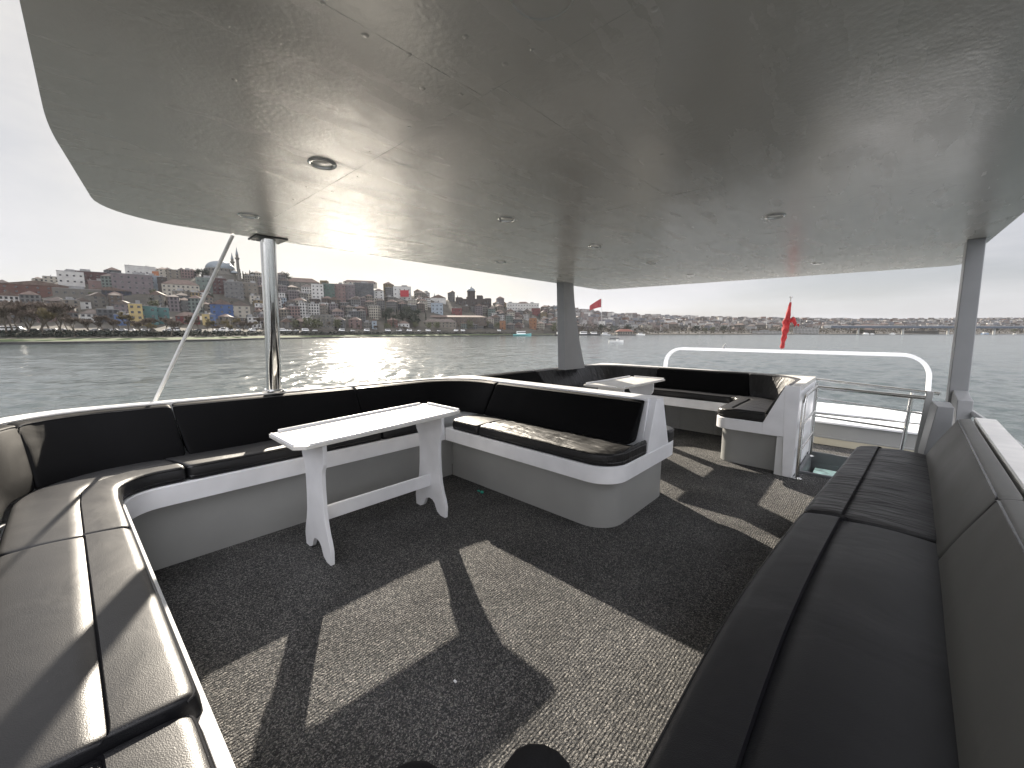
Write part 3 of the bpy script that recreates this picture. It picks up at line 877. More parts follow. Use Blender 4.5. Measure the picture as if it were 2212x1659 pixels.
# hand rail outside the near side
t = thing('hand_rail', (.55, 2.5, .77), 'steel handrail outside the near bench running down the water side', 'rail', boat=True)
mb = MB()
rail_pts = [(.515, 4.42, .772), (.535, 3.4, .778), (.535, 2.79, .778), (.53, 2.0, .78), (.50, 1.0, .78), (.47, 0.0, .78), (.45, -.9, .78)]
mb.tube(rail_pts, .019, 14)
obj('tube', mb, M_steel, t, smooth=40)
for yy in (2.80, 1.0):
    mb = MB(); x = .535 if yy > 2 else .50; mb.tube([(x, yy - .025, .779), (x, yy + .025, .779)], .026, 14)
    obj('clamp', mb, M_dark, t, smooth=40)
for yy in (3.6, 1.9, .4):
    x = .53 if yy > 1 else .48
    mb = MB(); mb.tube([(x, yy, .76), (x - .02, yy, .62), (x - .05, yy, .45)], .012, 8)
    obj('rail_post', mb, M_steel, t, smooth=40)

# ladder shaped guard at the stair opening
t = thing('ladder_rail', (-.44, 4.75, 0), 'small steel ladder rail beside the tall white panel of the stern bench', 'rail', boat=True)
gx = -.437
mb = MB(); pts = [(gx, 4.30, .0)] + [(gx, 4.30, .70), (gx, 4.315, .735), (gx, 4.36, .757), (gx, 4.42, .764)] + [(gx, 5.20, .764)]
mb.tube(pts, .0165, 12)
obj('frame', mb, M_steel, t, smooth=45)
mb = MB(); mb.tube([(gx, 5.235, .0), (gx, 5.235, .80)], .0165, 12); obj('rail_post', mb, M_steel, t, smooth=40)
for z in (.26, .50):
    mb = MB(); mb.tube([(gx, 4.31, z), (gx, 5.225, z)], .011, 10); obj('rung', mb, M_steel, t, smooth=40)
for yy in (4.30, 5.235):
    mb = MB(); mb.lathe([(.042, 0), (.042, .006), (.03, .012), (.018, .016)], (gx, yy, .001), 18); obj('foot_flange', mb, M_steel, t, smooth=35)

# rails across the stern opening
t = thing('stern_rail', (0, 5.3, .5), 'steel tube rails spanning the stern opening between the white panel and the pillar', 'rail', boat=True)
for a, b, r in (((-.459, 5.4, .826), (.425, 4.86, .815), .014), ((-.44, 5.24, .755), (.400, 5.10, .745), .019), ((-.45, 5.42, .617), (.39, 4.98, .612), .009),
                ((-.44, 5.25, .475), (.405, 5.40, .462), .012), ((-.44, 5.25, .443), (.248, 5.158, .43), .010)):
    mb = MB(); mb.tube([a, b], r, 10); obj('tube', mb, M_steel, t, smooth=40)
mb = MB(); mb.tube([(.245, 5.22, .0), (.262, 5.20, .40), (.275, 5.17, .775)], .017, 12); obj('rail_post', mb, M_steel, t, smooth=40)

# stair opening
t = thing('stair_hatch', (-.2, 4.95, 0), 'open stair hatch in the carpet beside the ladder rail, turquoise water stand-in below', 'hatch', boat=True)
mb = MB()
def frame(x0, y0, x1, y1, w, z0, z1):
    mb.box(x0 - w, y0 - w, z0, x1 + w, y0, z1); mb.box(x0 - w, y1, z0, x1 + w, y1 + w, z1)
    mb.box(x0 - w, y0, z0, x0, y1, z1); mb.box(x1, y0, z0, x1 + w, y1, z1)
frame(HX0 + .03, HY0 + .03, HX1 - .03, HY1 - .03, .03, -.10, .022)
obj('coaming', mb, M_hatch, t, bevel=.004)
mb = MB(); frame(HX0 + .03, HY0 + .03, HX1 - .03, HY1 - .03, .025, -1.6, -.10)
obj('shaft_wall', mb, M_hatch, t)
M_water_glimpse = mat('water_glimpse', (0.50, 0.68, 0.62), 0.3, vary=0.85, vscale=9, detail=8)
mb = MB(); mb.box(HX0 + .07, HY0 + .36, -.165, HX1 - .03, HY1 - .04, -.150)
obj('step', mb, M_water_glimpse, t)  # added turquoise plate, stands in for the bright water glimpsed below
mb = MB(); mb.box(HX0 + .03, HY0 + .03, -1.62, HX1 - .03, HY1 - .03, -1.60); obj('pit_floor', mb, M_dark, t)

# low stern bulwark: beige kick board, grey face, white ledge
t = thing('stern_bulwark', (-1.2, 6.0, 0), 'low grey bulwark with broad white ledge across the stern', 'bulwark', boat=True)
mb = MB(); mb.box(-.470, 5.90, .002, .62, 5.93, .085); obj('kick_board', mb, M_beige, t, bevel=.003)
mb = MB(); mb.box(-3.1, 5.915, .085, .62, 5.96, .262); mb.box(-.470, 5.895, .085, .62, 5.915, .105); obj('front_board', mb, M_greybase, t, bevel=.004)
mb = MB(); mb.box(-3.1, 5.885, .262, .64, 7.55, .285); mb.box(-3.1, 6.75, .285, .64, 6.80, .292); mb.box(-3.1, 7.50, .0, .64, 7.55, .262); obj('ledge', mb, M_white, t, bevel=.006)
mb = MB()
for x in (.12, .20): mb.lathe([(.028, 0), (.028, .03), (.016, .04)], (x, 7.0, .285), 12)
mb.tube([(.12, 7.0, .315), (.20, 7.0, .315)], .014, 8); obj('cleat', mb, M_white, t, smooth=40)

# white hoop over the stern and the furled flag on it
HYP = 7.30
t = thing('stern_hoop', (-1.17, HYP, .3), 'white flat hoop arching low over the stern ledge', 'hoop', boat=True)
Ph = path([(.565, .28), (.525, 1.075), (-2.87, 1.075), (-2.92, .28)], [.30, .30])
mb = MB(); Pi = offset(Ph, .045)
strip(mb, [np.column_stack([Ph[:, 0], np.full(len(Ph), HYP - .045), Ph[:, 1]]), np.column_stack([Ph[:, 0], np.full(len(Ph), HYP + .045), Ph[:, 1]]),
           np.column_stack([Pi[:, 0], np.full(len(Pi), HYP + .045), Pi[:, 1]]), np.column_stack([Pi[:, 0], np.full(len(Pi), HYP - .045), Pi[:, 1]])])
obj('bar', mb, M_white, t, smooth=30)
mb = MB(); mb.lathe([(.018, 0), (.024, .02), (.016, .045), (.010, .05)], (-1.90, HYP, 1.076), 10); mb.tube([(-1.90, HYP, 1.12), (-1.87, HYP, 1.15)], .012, 8)
obj('mount', mb, M_pillar, t, smooth=40)

t = thing('flag_staff', (-1.077, HYP, 1.076), 'red flag furled and knotted round its short staff on the white stern hoop', 'flag', boat=True)
fx = lambda u: -1.080 + .055 * u
mb = MB(); mb.tube([(fx(0), HYP, 1.07), (fx(1), HYP, 1.865)], .011, 10); mb.lathe([(.012, 0), (.022, .008), (.022, .022), (.010, .03)], (fx(1), HYP, 1.858), 12)
obj('staff', mb, M_steel, t, smooth=40)
mb = MB(); R = []
r3 = random.Random(3)
for k in range(70):
    u = k / 69; z = 1.095 + .70 * u
    base = np.interp(u, [0, .04, .2, .35, .5, .62, .66, .72, .9, 1], [.018, .026, .029, .036, .046, .048, .036, .031, .020, .013])
    tw = .10 * k * 2.2
    ring = []
    for a in range(20):
        th = 2 * pi * a / 20
        w = 1 + .18 * sin(2 * th + u * 34) * (1 if u < .62 else .35) + .10 * sin(5 * th - u * 18)
        ring.append((fx(u) + base * w * cos(th) - .004, HYP + base * w * sin(th), z))
    R.append(ring)
mb.rings(R, True, True)
R = []   # the knot with a hanging corner
for k in range(16):
    u = k / 15
    c = Vector((fx(.60) + .03 + .085 * u, HYP - .02, 1.095 + .70 * .60 + .035 * sin(u * 3.0) - .07 * u * u))
    rr_ = .052 * (1 - .55 * u) * (1 + .18 * sin(k * 1.9))
    R.append([(c.x + rr_ * .45 * cos(th), c.y + rr_ * sin(th) * .8, c.z + rr_ * cos(th)) for th in [2 * pi * a / 14 for a in range(14)]])
mb.rings(R, True, True)
mb.tube([(fx(.6) + .14, HYP - .02, 1.47), (fx(.6) + .145, HYP - .02, 1.43)], [.018, .004], 8)
obj('furled_cloth', mb, M_red, t, smooth=70)

# scraps on the carpet
mb = MB(); mb.lathe([(.012, 0), (.016, .008), (.008, .018)], (-2.28, 2.10, .001), 7); mb.box(-2.34, 2.10, .001, -2.315, 2.112, .008)
tag(obj('plastic_scrap', mb, M_green, boat=True), 'tiny green scrap on the carpet against the double sided bench', 'scrap')
for x, y, lab in ((-1.06, .82, 'tiny white paper crumb lying in the table shadow on the carpet'), (-1.56, .12, 'tiny white crumb near the front corner of the carpet')):
    mb = MB(); mb.box(x, y, .001, x + .012, y + .007, .006); tag(obj('paper_crumb', mb, M_white, boat=True), lab, 'crumb')

# ---------------------------------------------------------------- the photographer, seated on the near bench: only the knees reach into view
def skinned(name, verts, edges, radii, material, parent, root=0, sub=2):
    me = bpy.data.meshes.new(name)
    off = Vector(parent.location)
    me.from_pydata([Vector(v) - off for v in verts], edges, [])
    o = bpy.data.objects.new(name, me); COL.objects.link(o); o.parent = parent
    me.materials.append(material)
    sk = o.modifiers.new('skin', 'SKIN'); sk.use_smooth_shade = True
    for i, r in enumerate(radii):
        d = me.skin_vertices[0].data[i]; d.radius = (r, r) if not isinstance(r, tuple) else r
        d.use_root = (i == root)
    sb = o.modifiers.new('sub', 'SUBSURF'); sb.levels = sub; sb.render_levels = sub
    return o
per = thing('person', (0.08, -.28, .57), 'person in black trousers seated on the near bench, only the knees in view', 'person', boat=True)
hip = Vector((.06, -.28, .66)); lat = Vector((.72, .69, 0)).normalized()
kR, kL = Vector((-.386, .487, .510)), Vector((-.565, .340, .452))
def leg_chain(h, k, ft):
    return [h, h.lerp(k, .5) + Vector((0, 0, .02)), k, k.lerp(ft, .5), ft]
hR, hL = hip + lat * .09, hip - lat * .09
aR, aL = Vector((-.36, .44, .09)), Vector((-.53, .30, .09))
V_ = [hip + Vector((0, 0, .12)), hip] + leg_chain(hR, kR, aR) + leg_chain(hL, kL, aL)
E_ = [(0, 1), (1, 2), (2, 3), (3, 4), (4, 5), (5, 6), (1, 7), (7, 8), (8, 9), (9, 10), (10, 11)]
skinned('trousers', V_, E_, [.14, .15, .11, .094, .074, .062, .05, .11, .094, .074, .062, .05], M_trouser, per, 1)
ch = Vector((.13, -.34, 1.02)); nk = Vector((.15, -.36, 1.20)); hd = Vector((.13, -.34, 1.33))
V_ = [hip + Vector((.02, -.01, .02)), ch.lerp(hip, .5), ch, ch + Vector((0, 0, .12))]
E_ = [(0, 1), (1, 2), (2, 3)]
R_ = [.15, .145, .15, .09]
for sg in (1, -1):
    sh = ch + lat * .17 * sg + Vector((0, 0, .06)); el = sh + Vector((-.02, .06, -.28)) + lat * .04 * sg; wr = Vector((-.13, -.02, .76)) + lat * .14 * sg
    b = len(V_); V_ += [sh, el, wr]; E_ += [(2, b), (b, b + 1), (b + 1, b + 2)]; R_ += [.07, .05, .036]
skinned('jacket', V_, E_, R_, M_jacket, per, 1)
V_ = [nk - Vector((0, 0, .08)), nk, hd, hd + Vector((-.01, .01, .08))]; E_ = [(0, 1), (1, 2), (2, 3)]; R_ = [.055, .052, .085, .075]
skinned('body', V_, E_, R_, M_skin, per, 1)
mb = MB(); R = []
for k in range(9):
    a = k / 8 * pi / 2
    R.append([(hd.x + .10 * cos(a) * cos(th) + .012, hd.y + .10 * cos(a) * sin(th) - .012, hd.z + .05 + .11 * sin(a)) for th in [2 * pi * q / 18 for q in range(18)]])
mb.rings(R, True, True); obj('hair', mb, M_hair, per, smooth=60)
fw = Vector((-.69, .72, 0))
for sg in (1, -1):
    wr = Vector((-.13, -.02, .76)) + lat * .14 * sg
    V_ = [wr, wr + fw * .07 + Vector((0, 0, -.015))]; E_ = [(0, 1)]; R_ = [.027, .034]
    for q in range(4):
        b = len(V_); o_ = lat * (.024 * (q - 1.5)); L_ = (.062, .072, .068, .052)[q]
        V_ += [V_[1] + o_ + fw * .022, V_[1] + o_ + fw * (.022 + L_ * .6) + Vector((0, 0, -.008)), V_[1] + o_ + fw * (.022 + L_) + Vector((0, 0, -.028))]
        E_ += [(1, b), (b, b + 1), (b + 1, b + 2)]; R_ += [.010, .009, .008]
    b = len(V_); V_ += [wr + fw * .03 - lat * sg * .035, wr + fw * .07 - lat * sg * .055 + Vector((0, 0, -.01))]; E_ += [(0, b), (b, b + 1)]; R_ += [.012, .010]
    skinned('hand', V_, E_, R_, M_skin, per, 0, 1)
for a_ in (aR, aL):
    mb = MB(); R = []
    for k in range(10):
        u = k / 9; c = Vector((a_.x, a_.y, 0)) + fw * (-.07 + .26 * u)
        w = .044 * (sin(pi * min(.93, max(.12, .12 + u * .85))) ** .45); h_ = np.interp(u, [0, .25, .55, 1], [.085, .10, .07, .045])
        R.append([(c.x + lat.x * w * cos(th), c.y + lat.y * w * cos(th), h_ / 2 + .003 + h_ / 2 * sin(th)) for th in [2 * pi * q / 14 for q in range(14)]])
    mb.rings(R, True, True); obj('shoe', mb, M_shoe, per, smooth=60)
# ---------------------------------------------------------------- water, shore and hills, laid out by bearing and distance from the boat
cp, sp_ = cos(PITCH), sin(PITCH)
FH = Vector((-sin(YAW), cos(YAW), 0)); RT = Vector((cos(YAW), sin(YAW), 0))
def tan_el(y):
    return tan(atan((CY - y) / F_PX) - PITCH)
def geo(x, w, y=None, z=None):
    """world point on bearing x at forward distance w; height from a sight line y or given as z"""
    if z is None: z = EYE.z + w * tan_el(y)
    dep = w * cp - (z - EYE.z) * sp_
    p = FH * w + RT * ((x - CX) / F_PX * dep)
    return Vector((p.x, p.y, z))
XK = [-900, -300, 0, 140, 300, 480, 560, 700, 800, 900, 1000, 1100, 1200, 1300, 1500, 1700, 1900, 2100, 2300, 3200]
D0 = [110, 150, 172, 185, 202, 245, 290, 345, 390, 430, 480, 540, 610, 690, 770, 840, 900, 960, 1000, 1200]
D1 = [380, 400, 410, 410, 430, 470, 500, 520, 560, 600, 650, 720, 820, 1000, 1350, 1550, 1650, 1750, 1800, 1900]
YR = [640, 632, 628, 606, 594, 598, 606, 616, 626, 640, 652, 664, 670, 681, 688, 691, 692, 691, 689, 686]
d0f = lambda x: float(np.interp(x, XK, D0)); d1f = lambda x: float(np.interp(x, XK, D1)); yrf = lambda x: float(np.interp(x, XK, YR))
def depth(x, s): return d0f(x) + (d1f(x) - d0f(x)) * s
QZ = SEA_Z + 1.0
def yquay(x): return CY - F_PX * tan(atan((QZ - EYE.z) / d0f(x)) + PITCH)
SK = [0, .05, .12, .16, .24, 1.0]
def yground(x, s):
    k = float(np.clip((x - 1150) / 200, 0, 1)); yq = yquay(x)
    L = [yq, yq - 2, 721, 714.5, 709, yrf(x)]; Rr = [yq, yq - .8, 719.5, 718, 714.5, yrf(x)]
    Y = [a * (1 - k) + b * k for a, b in zip(L, Rr)]
    if s > 1: return Y[-1] + (s - 1) * 14
    return float(np.interp(s, SK, Y))
def ground(x, s):
    return geo(x, depth(x, s), y=yground(x, s))
def s_for_y(x, y):
    lo, hi = 0.16, 1.0
    for _ in range(30):
        m = (lo + hi) / 2
        if yground(x, m) > y: lo = m
        else: hi = m
    return (lo + hi) / 2

def sea():
    """one sheet of water: real wind waves round the boat, fading to flat where they are too small to tell apart"""
    rr_ = [0.0, 2.0]
    while rr_[-1] < 7200: rr_.append(rr_[-1] * 1.0095 + .015)
    rr_ = np.array(rr_[1:])
    mid = -YAW                                           # bearing of the view, from +Y towards +X
    th = np.concatenate([np.linspace(-64, 64, 900), np.linspace(64, 296, 150)[1:-1]]) * pi / 180 + mid
    Rg, Tg = np.meshgrid(rr_, th, indexing='ij')
    X = Rg * np.sin(Tg); Y = Rg * np.cos(Tg)
    step = Rg * .0095 + .015
    H = np.zeros_like(X)
    rg = np.random.default_rng(4)
    wind = pi / 2 + YAW + .5
    for lam in np.geomspace(.40, 14, 90):
        lam *= rg.uniform(.93, 1.07)
        a = wind + rg.normal(0, .75)
        k = 2 * pi / lam
        amp = .0068 * lam ** .95 * min(1, (2.2 / lam) ** 1.15)
        f = np.clip((lam / step - 2.2) / 2.5, 0, 1)
        ph = rg.uniform(0, 2 * pi); q = k * (X * cos(a) + Y * sin(a)) + ph
        patch = 1 + .55 * np.sin(X * .041 * cos(a + 1) + Y * .037 * sin(a + 2) + ph * 3) * np.sin(Y * .023 + ph)
        H += amp * f * patch * (np.sin(q) + .22 * np.sin(2 * q + 1.2))
    nr, nt = X.shape
    co = np.stack([X, Y, H + SEA_Z], -1).reshape(-1, 3).astype(np.float32)
    i = np.arange(nr - 1)[:, None] * nt; j = np.arange(nt)[None, :]; j2 = (j + 1) % nt
    q = np.stack([i + j, i + nt + j, i + nt + j2, i + j2], -1).reshape(-1, 4)[:, ::-1]
    me = bpy.data.meshes.new('sea')
    me.vertices.add(len(co)); me.vertices.foreach_set('co', co.ravel())
    me.loops.add(q.size); me.loops.foreach_set('vertex_index', q.ravel().astype(np.int32))
    me.polygons.add(len(q)); me.polygons.foreach_set('loop_start', (np.arange(len(q)) * 4).astype(np.int32))
    me.polygons.foreach_set('use_smooth', np.ones(len(q), bool))
    me.update(calc_edges=True); me.validate()
    if me.polygons[0].normal.z < 0: me.flip_normals()
    me.materials.append(M_sea)
    o = bpy.data.objects.new('sea', me); COL.objects.link(o)
    tag(o, 'wide wind-ruffled water with sun glitter between boat and far shore', 'water', kind='structure')
sea()

M_hill = mat('hill_scrub', (0.035, 0.031, 0.024), 0.95, vary=0.5, vscale=0.05, detail=8)
cols = list(range(-900, 3201, 50)); SS = [0, .02, .05, .08, .12, .14, .16, .20, .24] + [.24 + .76 * k / 16 for k in range(1, 17)] + [1.15, 1.4]
mb = MB()
mb.add([tuple(ground(x, s)) for x in cols for s in SS], [(i * len(SS) + k, (i + 1) * len(SS) + k, (i + 1) * len(SS) + k + 1, i * len(SS) + k + 1) for i in range(len(cols) - 1) for k in range(len(SS) - 1)])
tag(obj('hills', mb, M_hill, smooth=60, fix=False), 'built-up hills rising behind the shore road', 'hills', kind='structure')
def shore_strip(name, s0, s1, dz, m, label, cat, kind, x0=-900, x1=3200, z_low=None):
    mb = MB(); cc_ = list(range(x0, x1 + 1, 25)); vs = []
    for x in cc_:
        a, b = ground(x, s0), ground(x, s1)
        vs += [(a.x, a.y, a.z + dz), (b.x, b.y, b.z + dz)]
    mb.add(vs, [(2 * i, 2 * i + 2, 2 * i + 3, 2 * i + 1) for i in range(len(cc_) - 1)])
    return tag(obj(name, mb, m, fix=False), label, cat, kind=kind)
M_quay = mat('quay_stone', (0.035, 0.035, 0.036), 0.8, vary=0.3, vscale=0.5)
M_quaytop = mat('quay_coping', (0.22, 0.215, 0.20), 0.8, vary=0.1, vscale=0.3)
M_lawn = mat('lawn_grass', (0.032, 0.052, 0.010), 0.95, vary=0.35, vscale=0.3, detail=8)
M_asph = mat('asphalt', (0.06, 0.06, 0.062), 0.9, vary=0.15, vscale=0.4)
mb = MB(); vs = []; cc_ = list(range(-900, 3201, 25))
for x in cc_:
    a = geo(x, d0f(x) - .3, z=QZ + .05); vs += [(a.x, a.y, SEA_Z - 1), (a.x, a.y, QZ + .05)]
mb.add(vs, [(2 * i, 2 * i + 2, 2 * i + 3, 2 * i + 1) for i in range(len(cc_) - 1)])
tag(obj('quay_wall', mb, M_quay, fix=False), 'dark stone quay edge along the water', 'quay', kind='structure')
mb = MB(); vs = []
for x in cc_:
    a = geo(x, d0f(x) - .45, z=QZ + .06); b = geo(x, d0f(x) + 1.3, z=QZ + .10); vs += [tuple(a), tuple(b)]
mb.add(vs, [(2 * i, 2 * i + 2, 2 * i + 3, 2 * i + 1) for i in range(len(cc_) - 1)])
tag(obj('quay_path', mb, M_quaytop, fix=False), 'pale paved path along the quay edge', 'path', kind='structure')
shore_strip('lawn', .012, .07, .15, M_lawn, 'strip of green lawn behind the quay path', 'grass', 'stuff', -900, 1300)
shore_strip('road', .135, .17, .10, M_asph, 'shore road with parked vehicles below the houses', 'road', 'structure')

# ---------------------------------------------------------------- vegetation
M_bark = mat('bark', (0.09, 0.076, 0.06), 0.95, vary=0.3, vscale=2)
M_twig = mat('bare_twigs', (0.085, 0.064, 0.050), 0.95, vary=0.35, vscale=0.5)
M_twigb = mat('budding_twigs', (0.11, 0.088, 0.042), 0.95, vary=0.35, vscale=0.5)
M_leaf = mat('dark_leaves', (0.015, 0.022, 0.014), 0.9, vary=0.5, vscale=0.8)
M_leaf2 = mat('olive_leaves', (0.06, 0.065, 0.03), 0.9, vary=0.5, vscale=0.6)
M_hedge = mat('hedge_leaves', (0.016, 0.021, 0.015), 0.95, vary=0.5, vscale=0.7)
def bare_tree(seed, h, cmat):
    r = random.Random(seed)
    t = thing('bare_tree', (0, 0, 0), 'bare tree', 'tree')
    tr = MB(); cw = MB()
    def limb(p, d, L, rad, lev):
        pts = [p]; dd = d.copy()
        for k in range(3):
            dd = (dd + Vector((r.uniform(-.22, .22), r.uniform(-.22, .22), r.uniform(-.05, .15)))).normalized()
            pts.append(pts[-1] + dd * L / 3)
        tr.tube(pts, [rad, rad * .85, rad * .7, rad * .55], 5, False)
        if lev < 3:
            for q in range(3 if lev else 5):
                a = r.uniform(0, 2 * pi); up = r.uniform(.35, 1.0)
                nd_ = (Vector((cos(a), sin(a), up)) + dd * .6).normalized()
                limb(pts[r.choice((2, 3))] if lev else pts[3] - dd * r.uniform(0, L * .3), nd_, L * r.uniform(.5, .72), rad * .55, lev + 1)
        else:
            for q in range(16):
                a = r.uniform(0, 2 * pi); dv = (Vector((cos(a), sin(a), r.uniform(-.2, 1.1))) + dd * .5).normalized()
                e = pts[-1] + dv * h * r.uniform(.05, .12); wv = dv.cross(Vector((r.uniform(-1, 1), r.uniform(-1, 1), .3))).normalized() * .16
                b = pts[r.choice((1, 2, 3))]
                cw.add([b - wv, b + wv, e], [(0, 1, 2)])
    limb(Vector((0, 0, -.3)), Vector((0, 0, 1)), h * .30, h * .020, 0)
    a = obj('trunk', tr, M_bark, t, fix=False); b = obj('crown', cw, cmat, t, fix=False)
    return t, [(a, []), (b, [])]
def leafy(seed, h, w, cmat, name, shape='round', n=520):
    r = random.Random(seed)
    t = thing(name, (0, 0, 0), 'tree', 'tree')
    tr = MB(); tr.tube([(0, 0, -.4), (.05, 0, h * .35), (0, .05, h * .8)], [h * .022, h * .016, h * .006], 6)
    cw = MB()
    clumps = [(Vector((r.uniform(-1, 1), r.uniform(-1, 1), r.uniform(-1, 1))), r.uniform(.3, .55)) for _ in range(16)]
    for _ in range(n):
        if shape == 'round':
            c, rr_ = r.choice(clumps)
            d = Vector((r.gauss(0, 1), r.gauss(0, 1), r.gauss(0, 1))).normalized() * rr_ * r.uniform(.5, 1.05)
            p = (c * .62 + d); p = Vector((p.x * w / 2, p.y * w / 2, h * .60 + p.z * h * .40))
        else:
            z = r.random() ** .8; lay = (1 - z) * w / 2 * (.75 + .25 * sin(z * 40)); a = r.uniform(0, 2 * pi); q = r.uniform(.3, 1)
            p = Vector((cos(a) * lay * q, sin(a) * lay * q, h * (.10 + .90 * z)))
        s = h * r.uniform(.030, .06)
        u = Vector((r.uniform(-1, 1), r.uniform(-1, 1), r.uniform(-1, 1))).normalized() * s; v = u.cross(Vector((r.uniform(-1, 1), r.uniform(-1, 1), r.uniform(-1, 1)))).normalized() * s * .8
        cw.add([p - u, p + v, p + u, p - v], [(0, 1, 2, 3)])
    a = obj('trunk', tr, M_bark, t, fix=False); b = obj('crown', cw, cmat, t, fix=False)
    return t, [(a, []), (b, [])]
protos = {'bare_a': bare_tree(1, 16, M_twig), 'bare_b': bare_tree(2, 14, M_twig), 'bare_c': bare_tree(3, 15, M_twigb),
          'ever': leafy(4, 11, 9, M_leaf, 'evergreen_tree'), 'ever2': leafy(5, 9, 8, M_leaf2, 'olive_tree'), 'cypress': leafy(6, 12, 3.2, M_leaf, 'cypress_tree', 'cone', 320)}
BASEH = {'bare_a': 16, 'bare_b': 14, 'bare_c': 15, 'ever': 11, 'ever2': 9, 'cypress': 12}
used_ = set()
TREES = []
def zone(x):
    for lim, t in ((60, 'far left of the white rod'), (150, 'below the dark red building'), (225, 'below the burgundy block'), (300, 'above the yellow house'), (370, 'near the turquoise house'),
                   (455, 'near the hip-roofed school'), (545, 'below the big mosque'), (640, 'past the steel pole'), (700, 'near the hilltop mansion'), (815, 'near the coloured apartment row'),
                   (925, 'by the dark tree clump'), (985, 'near the gabled hall'), (1070, 'near the brick school'), (1165, 'near the white fort'), (1300, 'by the blade pillar'), (1480, 'near the tall red flag'),
                   (1640, 'past the pavilion pier'), (1800, 'near the furled flag'), (2040, 'near the bridge'), (9999, 'beyond the square pillar')):
        if x < lim: return t
def tree(kind, x, s, h, label, group=None):
    p = ground(x, s); t, kids = protos[kind]; k = h / BASEH[kind]
    rz = rnd.uniform(0, 6.28); scl = (k * rnd.uniform(.9, 1.15), k * rnd.uniform(.9, 1.15), k)
    if kind not in used_:
        used_.add(kind); t.location = p; t.rotation_euler = (0, 0, rz); t.scale = scl; t['label'] = label
        if group: t['group'] = group
        TREES.append((x, t)); return t
    c = copy_tree(t, kids, loc=p, rz=rz, scale=scl, label=label, group=group); TREES.append((x, c)); return c
for i in range(15):
    x = -24 + 13.2 * i + rnd.uniform(-5, 5); k = rnd.choice(('bare_a', 'bare_b', 'bare_c') if x > 85 else ('bare_a', 'bare_b'))
    tree(k, x, rnd.uniform(.09, .17), rnd.uniform(20, 27) if x < 130 else rnd.uniform(15, 20), 'tall bare plane tree on the shore')
for i in range(30):
    x = 185 + 13 * i + rnd.uniform(-6, 6)
    tree(rnd.choice(('bare_a', 'bare_b', 'bare_c')), x, rnd.uniform(.08, .20), rnd.uniform(9, 17), 'small bare tree on the shore strip')
for i in range(26):
    x = 590 + 24 * i + rnd.uniform(-8, 8)
    tree(rnd.choice(('bare_a', 'bare_b', 'ever2')), x, rnd.uniform(.12, .24), rnd.uniform(8, 13), 'tree on the shore strip')
for x, y, h, k in ((398, 594, 9, 'ever'), (404, 597, 8, 'ever'), (432, 596, 10, 'ever'), (438, 598, 9, 'cypress'), (447, 597, 9, 'ever'), (470, 604, 7, 'ever'), (520, 602, 12, 'cypress'), (526, 604, 10, 'cypress'),
                   (532, 606, 9, 'cypress'), (541, 605, 12, 'cypress'), (548, 606, 11, 'ever'), (556, 607, 10, 'ever'), (604, 612, 8, 'ever'), (617, 612, 14, 'ever'), (628, 616, 9, 'ever'), (700, 622, 5, 'ever'), (912, 648, 9, 'ever'), (920, 650, 8, 'ever')):
    tree(k, x, .985, h, 'dark evergreen on the crest')
for i in range(26):
    x = rnd.uniform(818, 925); s = rnd.uniform(.24, .58)
    tree('ever' if rnd.random() < .75 else 'cypress', x, s, rnd.uniform(10, 15), 'dark evergreen in the slope clump')
for i in range(26):
    x = rnd.uniform(10, 830); s = rnd.uniform(.3, .9)
    tree(rnd.choice(('ever', 'ever2', 'bare_a')), x, s, rnd.uniform(6, 9), 'tree among hillside houses')
for i in range(34):
    x = 1170 + 20.5 * i + rnd.uniform(-6, 6) if i < 26 else rnd.uniform(1700, 2212)
    tree(rnd.choice(('bare_a', 'bare_b', 'bare_a', 'ever2', 'ever')), x, rnd.uniform(.05, .14), rnd.uniform(11, 19), 'tree on the far shore')

# hedge along the shore road
mb = MB(); rh = random.Random(8)
for i in range(5200):
    x = rh.uniform(-60, 1120); s = rh.uniform(.085, .118); p = ground(x, s); p.z += rh.random() * 2.2
    u = Vector((rh.uniform(-1, 1), rh.uniform(-1, 1), rh.uniform(-1, 1))).normalized() * .7; v = u.cross(Vector((rh.uniform(-1, 1), rh.uniform(-1, 1), rh.uniform(-1, 1)))).normalized() * .55
    mb.add([p - u, p + v, p + u, p - v], [(0, 1, 2, 3)])
tag(obj('hedge', mb, M_hedge, fix=False), 'long dark clipped hedge between the lawn and shore road', 'hedge', kind='stuff')
# woods along the far shore that read as one brown mass
M_wood = mat('brown_wood', (0.055, 0.047, 0.036), 0.95, vary=0.45, vscale=0.06)
mb = MB()
for i in range(15000):
    x = rh.uniform(1240, 2900); s = rh.uniform(.05, .33); p = ground(x, s); hh = 10 + 6 * noise.noise(Vector((x * .02, s * 9, 0))); p.z += hh * rh.random()
    sz = rh.uniform(.9, 2.0)
    u = Vector((rh.uniform(-1, 1), rh.uniform(-1, 1), rh.uniform(-1, 1))).normalized() * sz; v = u.cross(Vector((rh.uniform(-1, 1), rh.uniform(-1, 1), rh.uniform(-1, 1)))).normalized() * sz * .7
    mb.add([p - u, p + v, p + u, p - v], [(0, 1, 2, 3)])
tag(obj('woods', mb, M_wood, fix=False), 'brown leafless woods along the far shore', 'woods', kind='stuff')

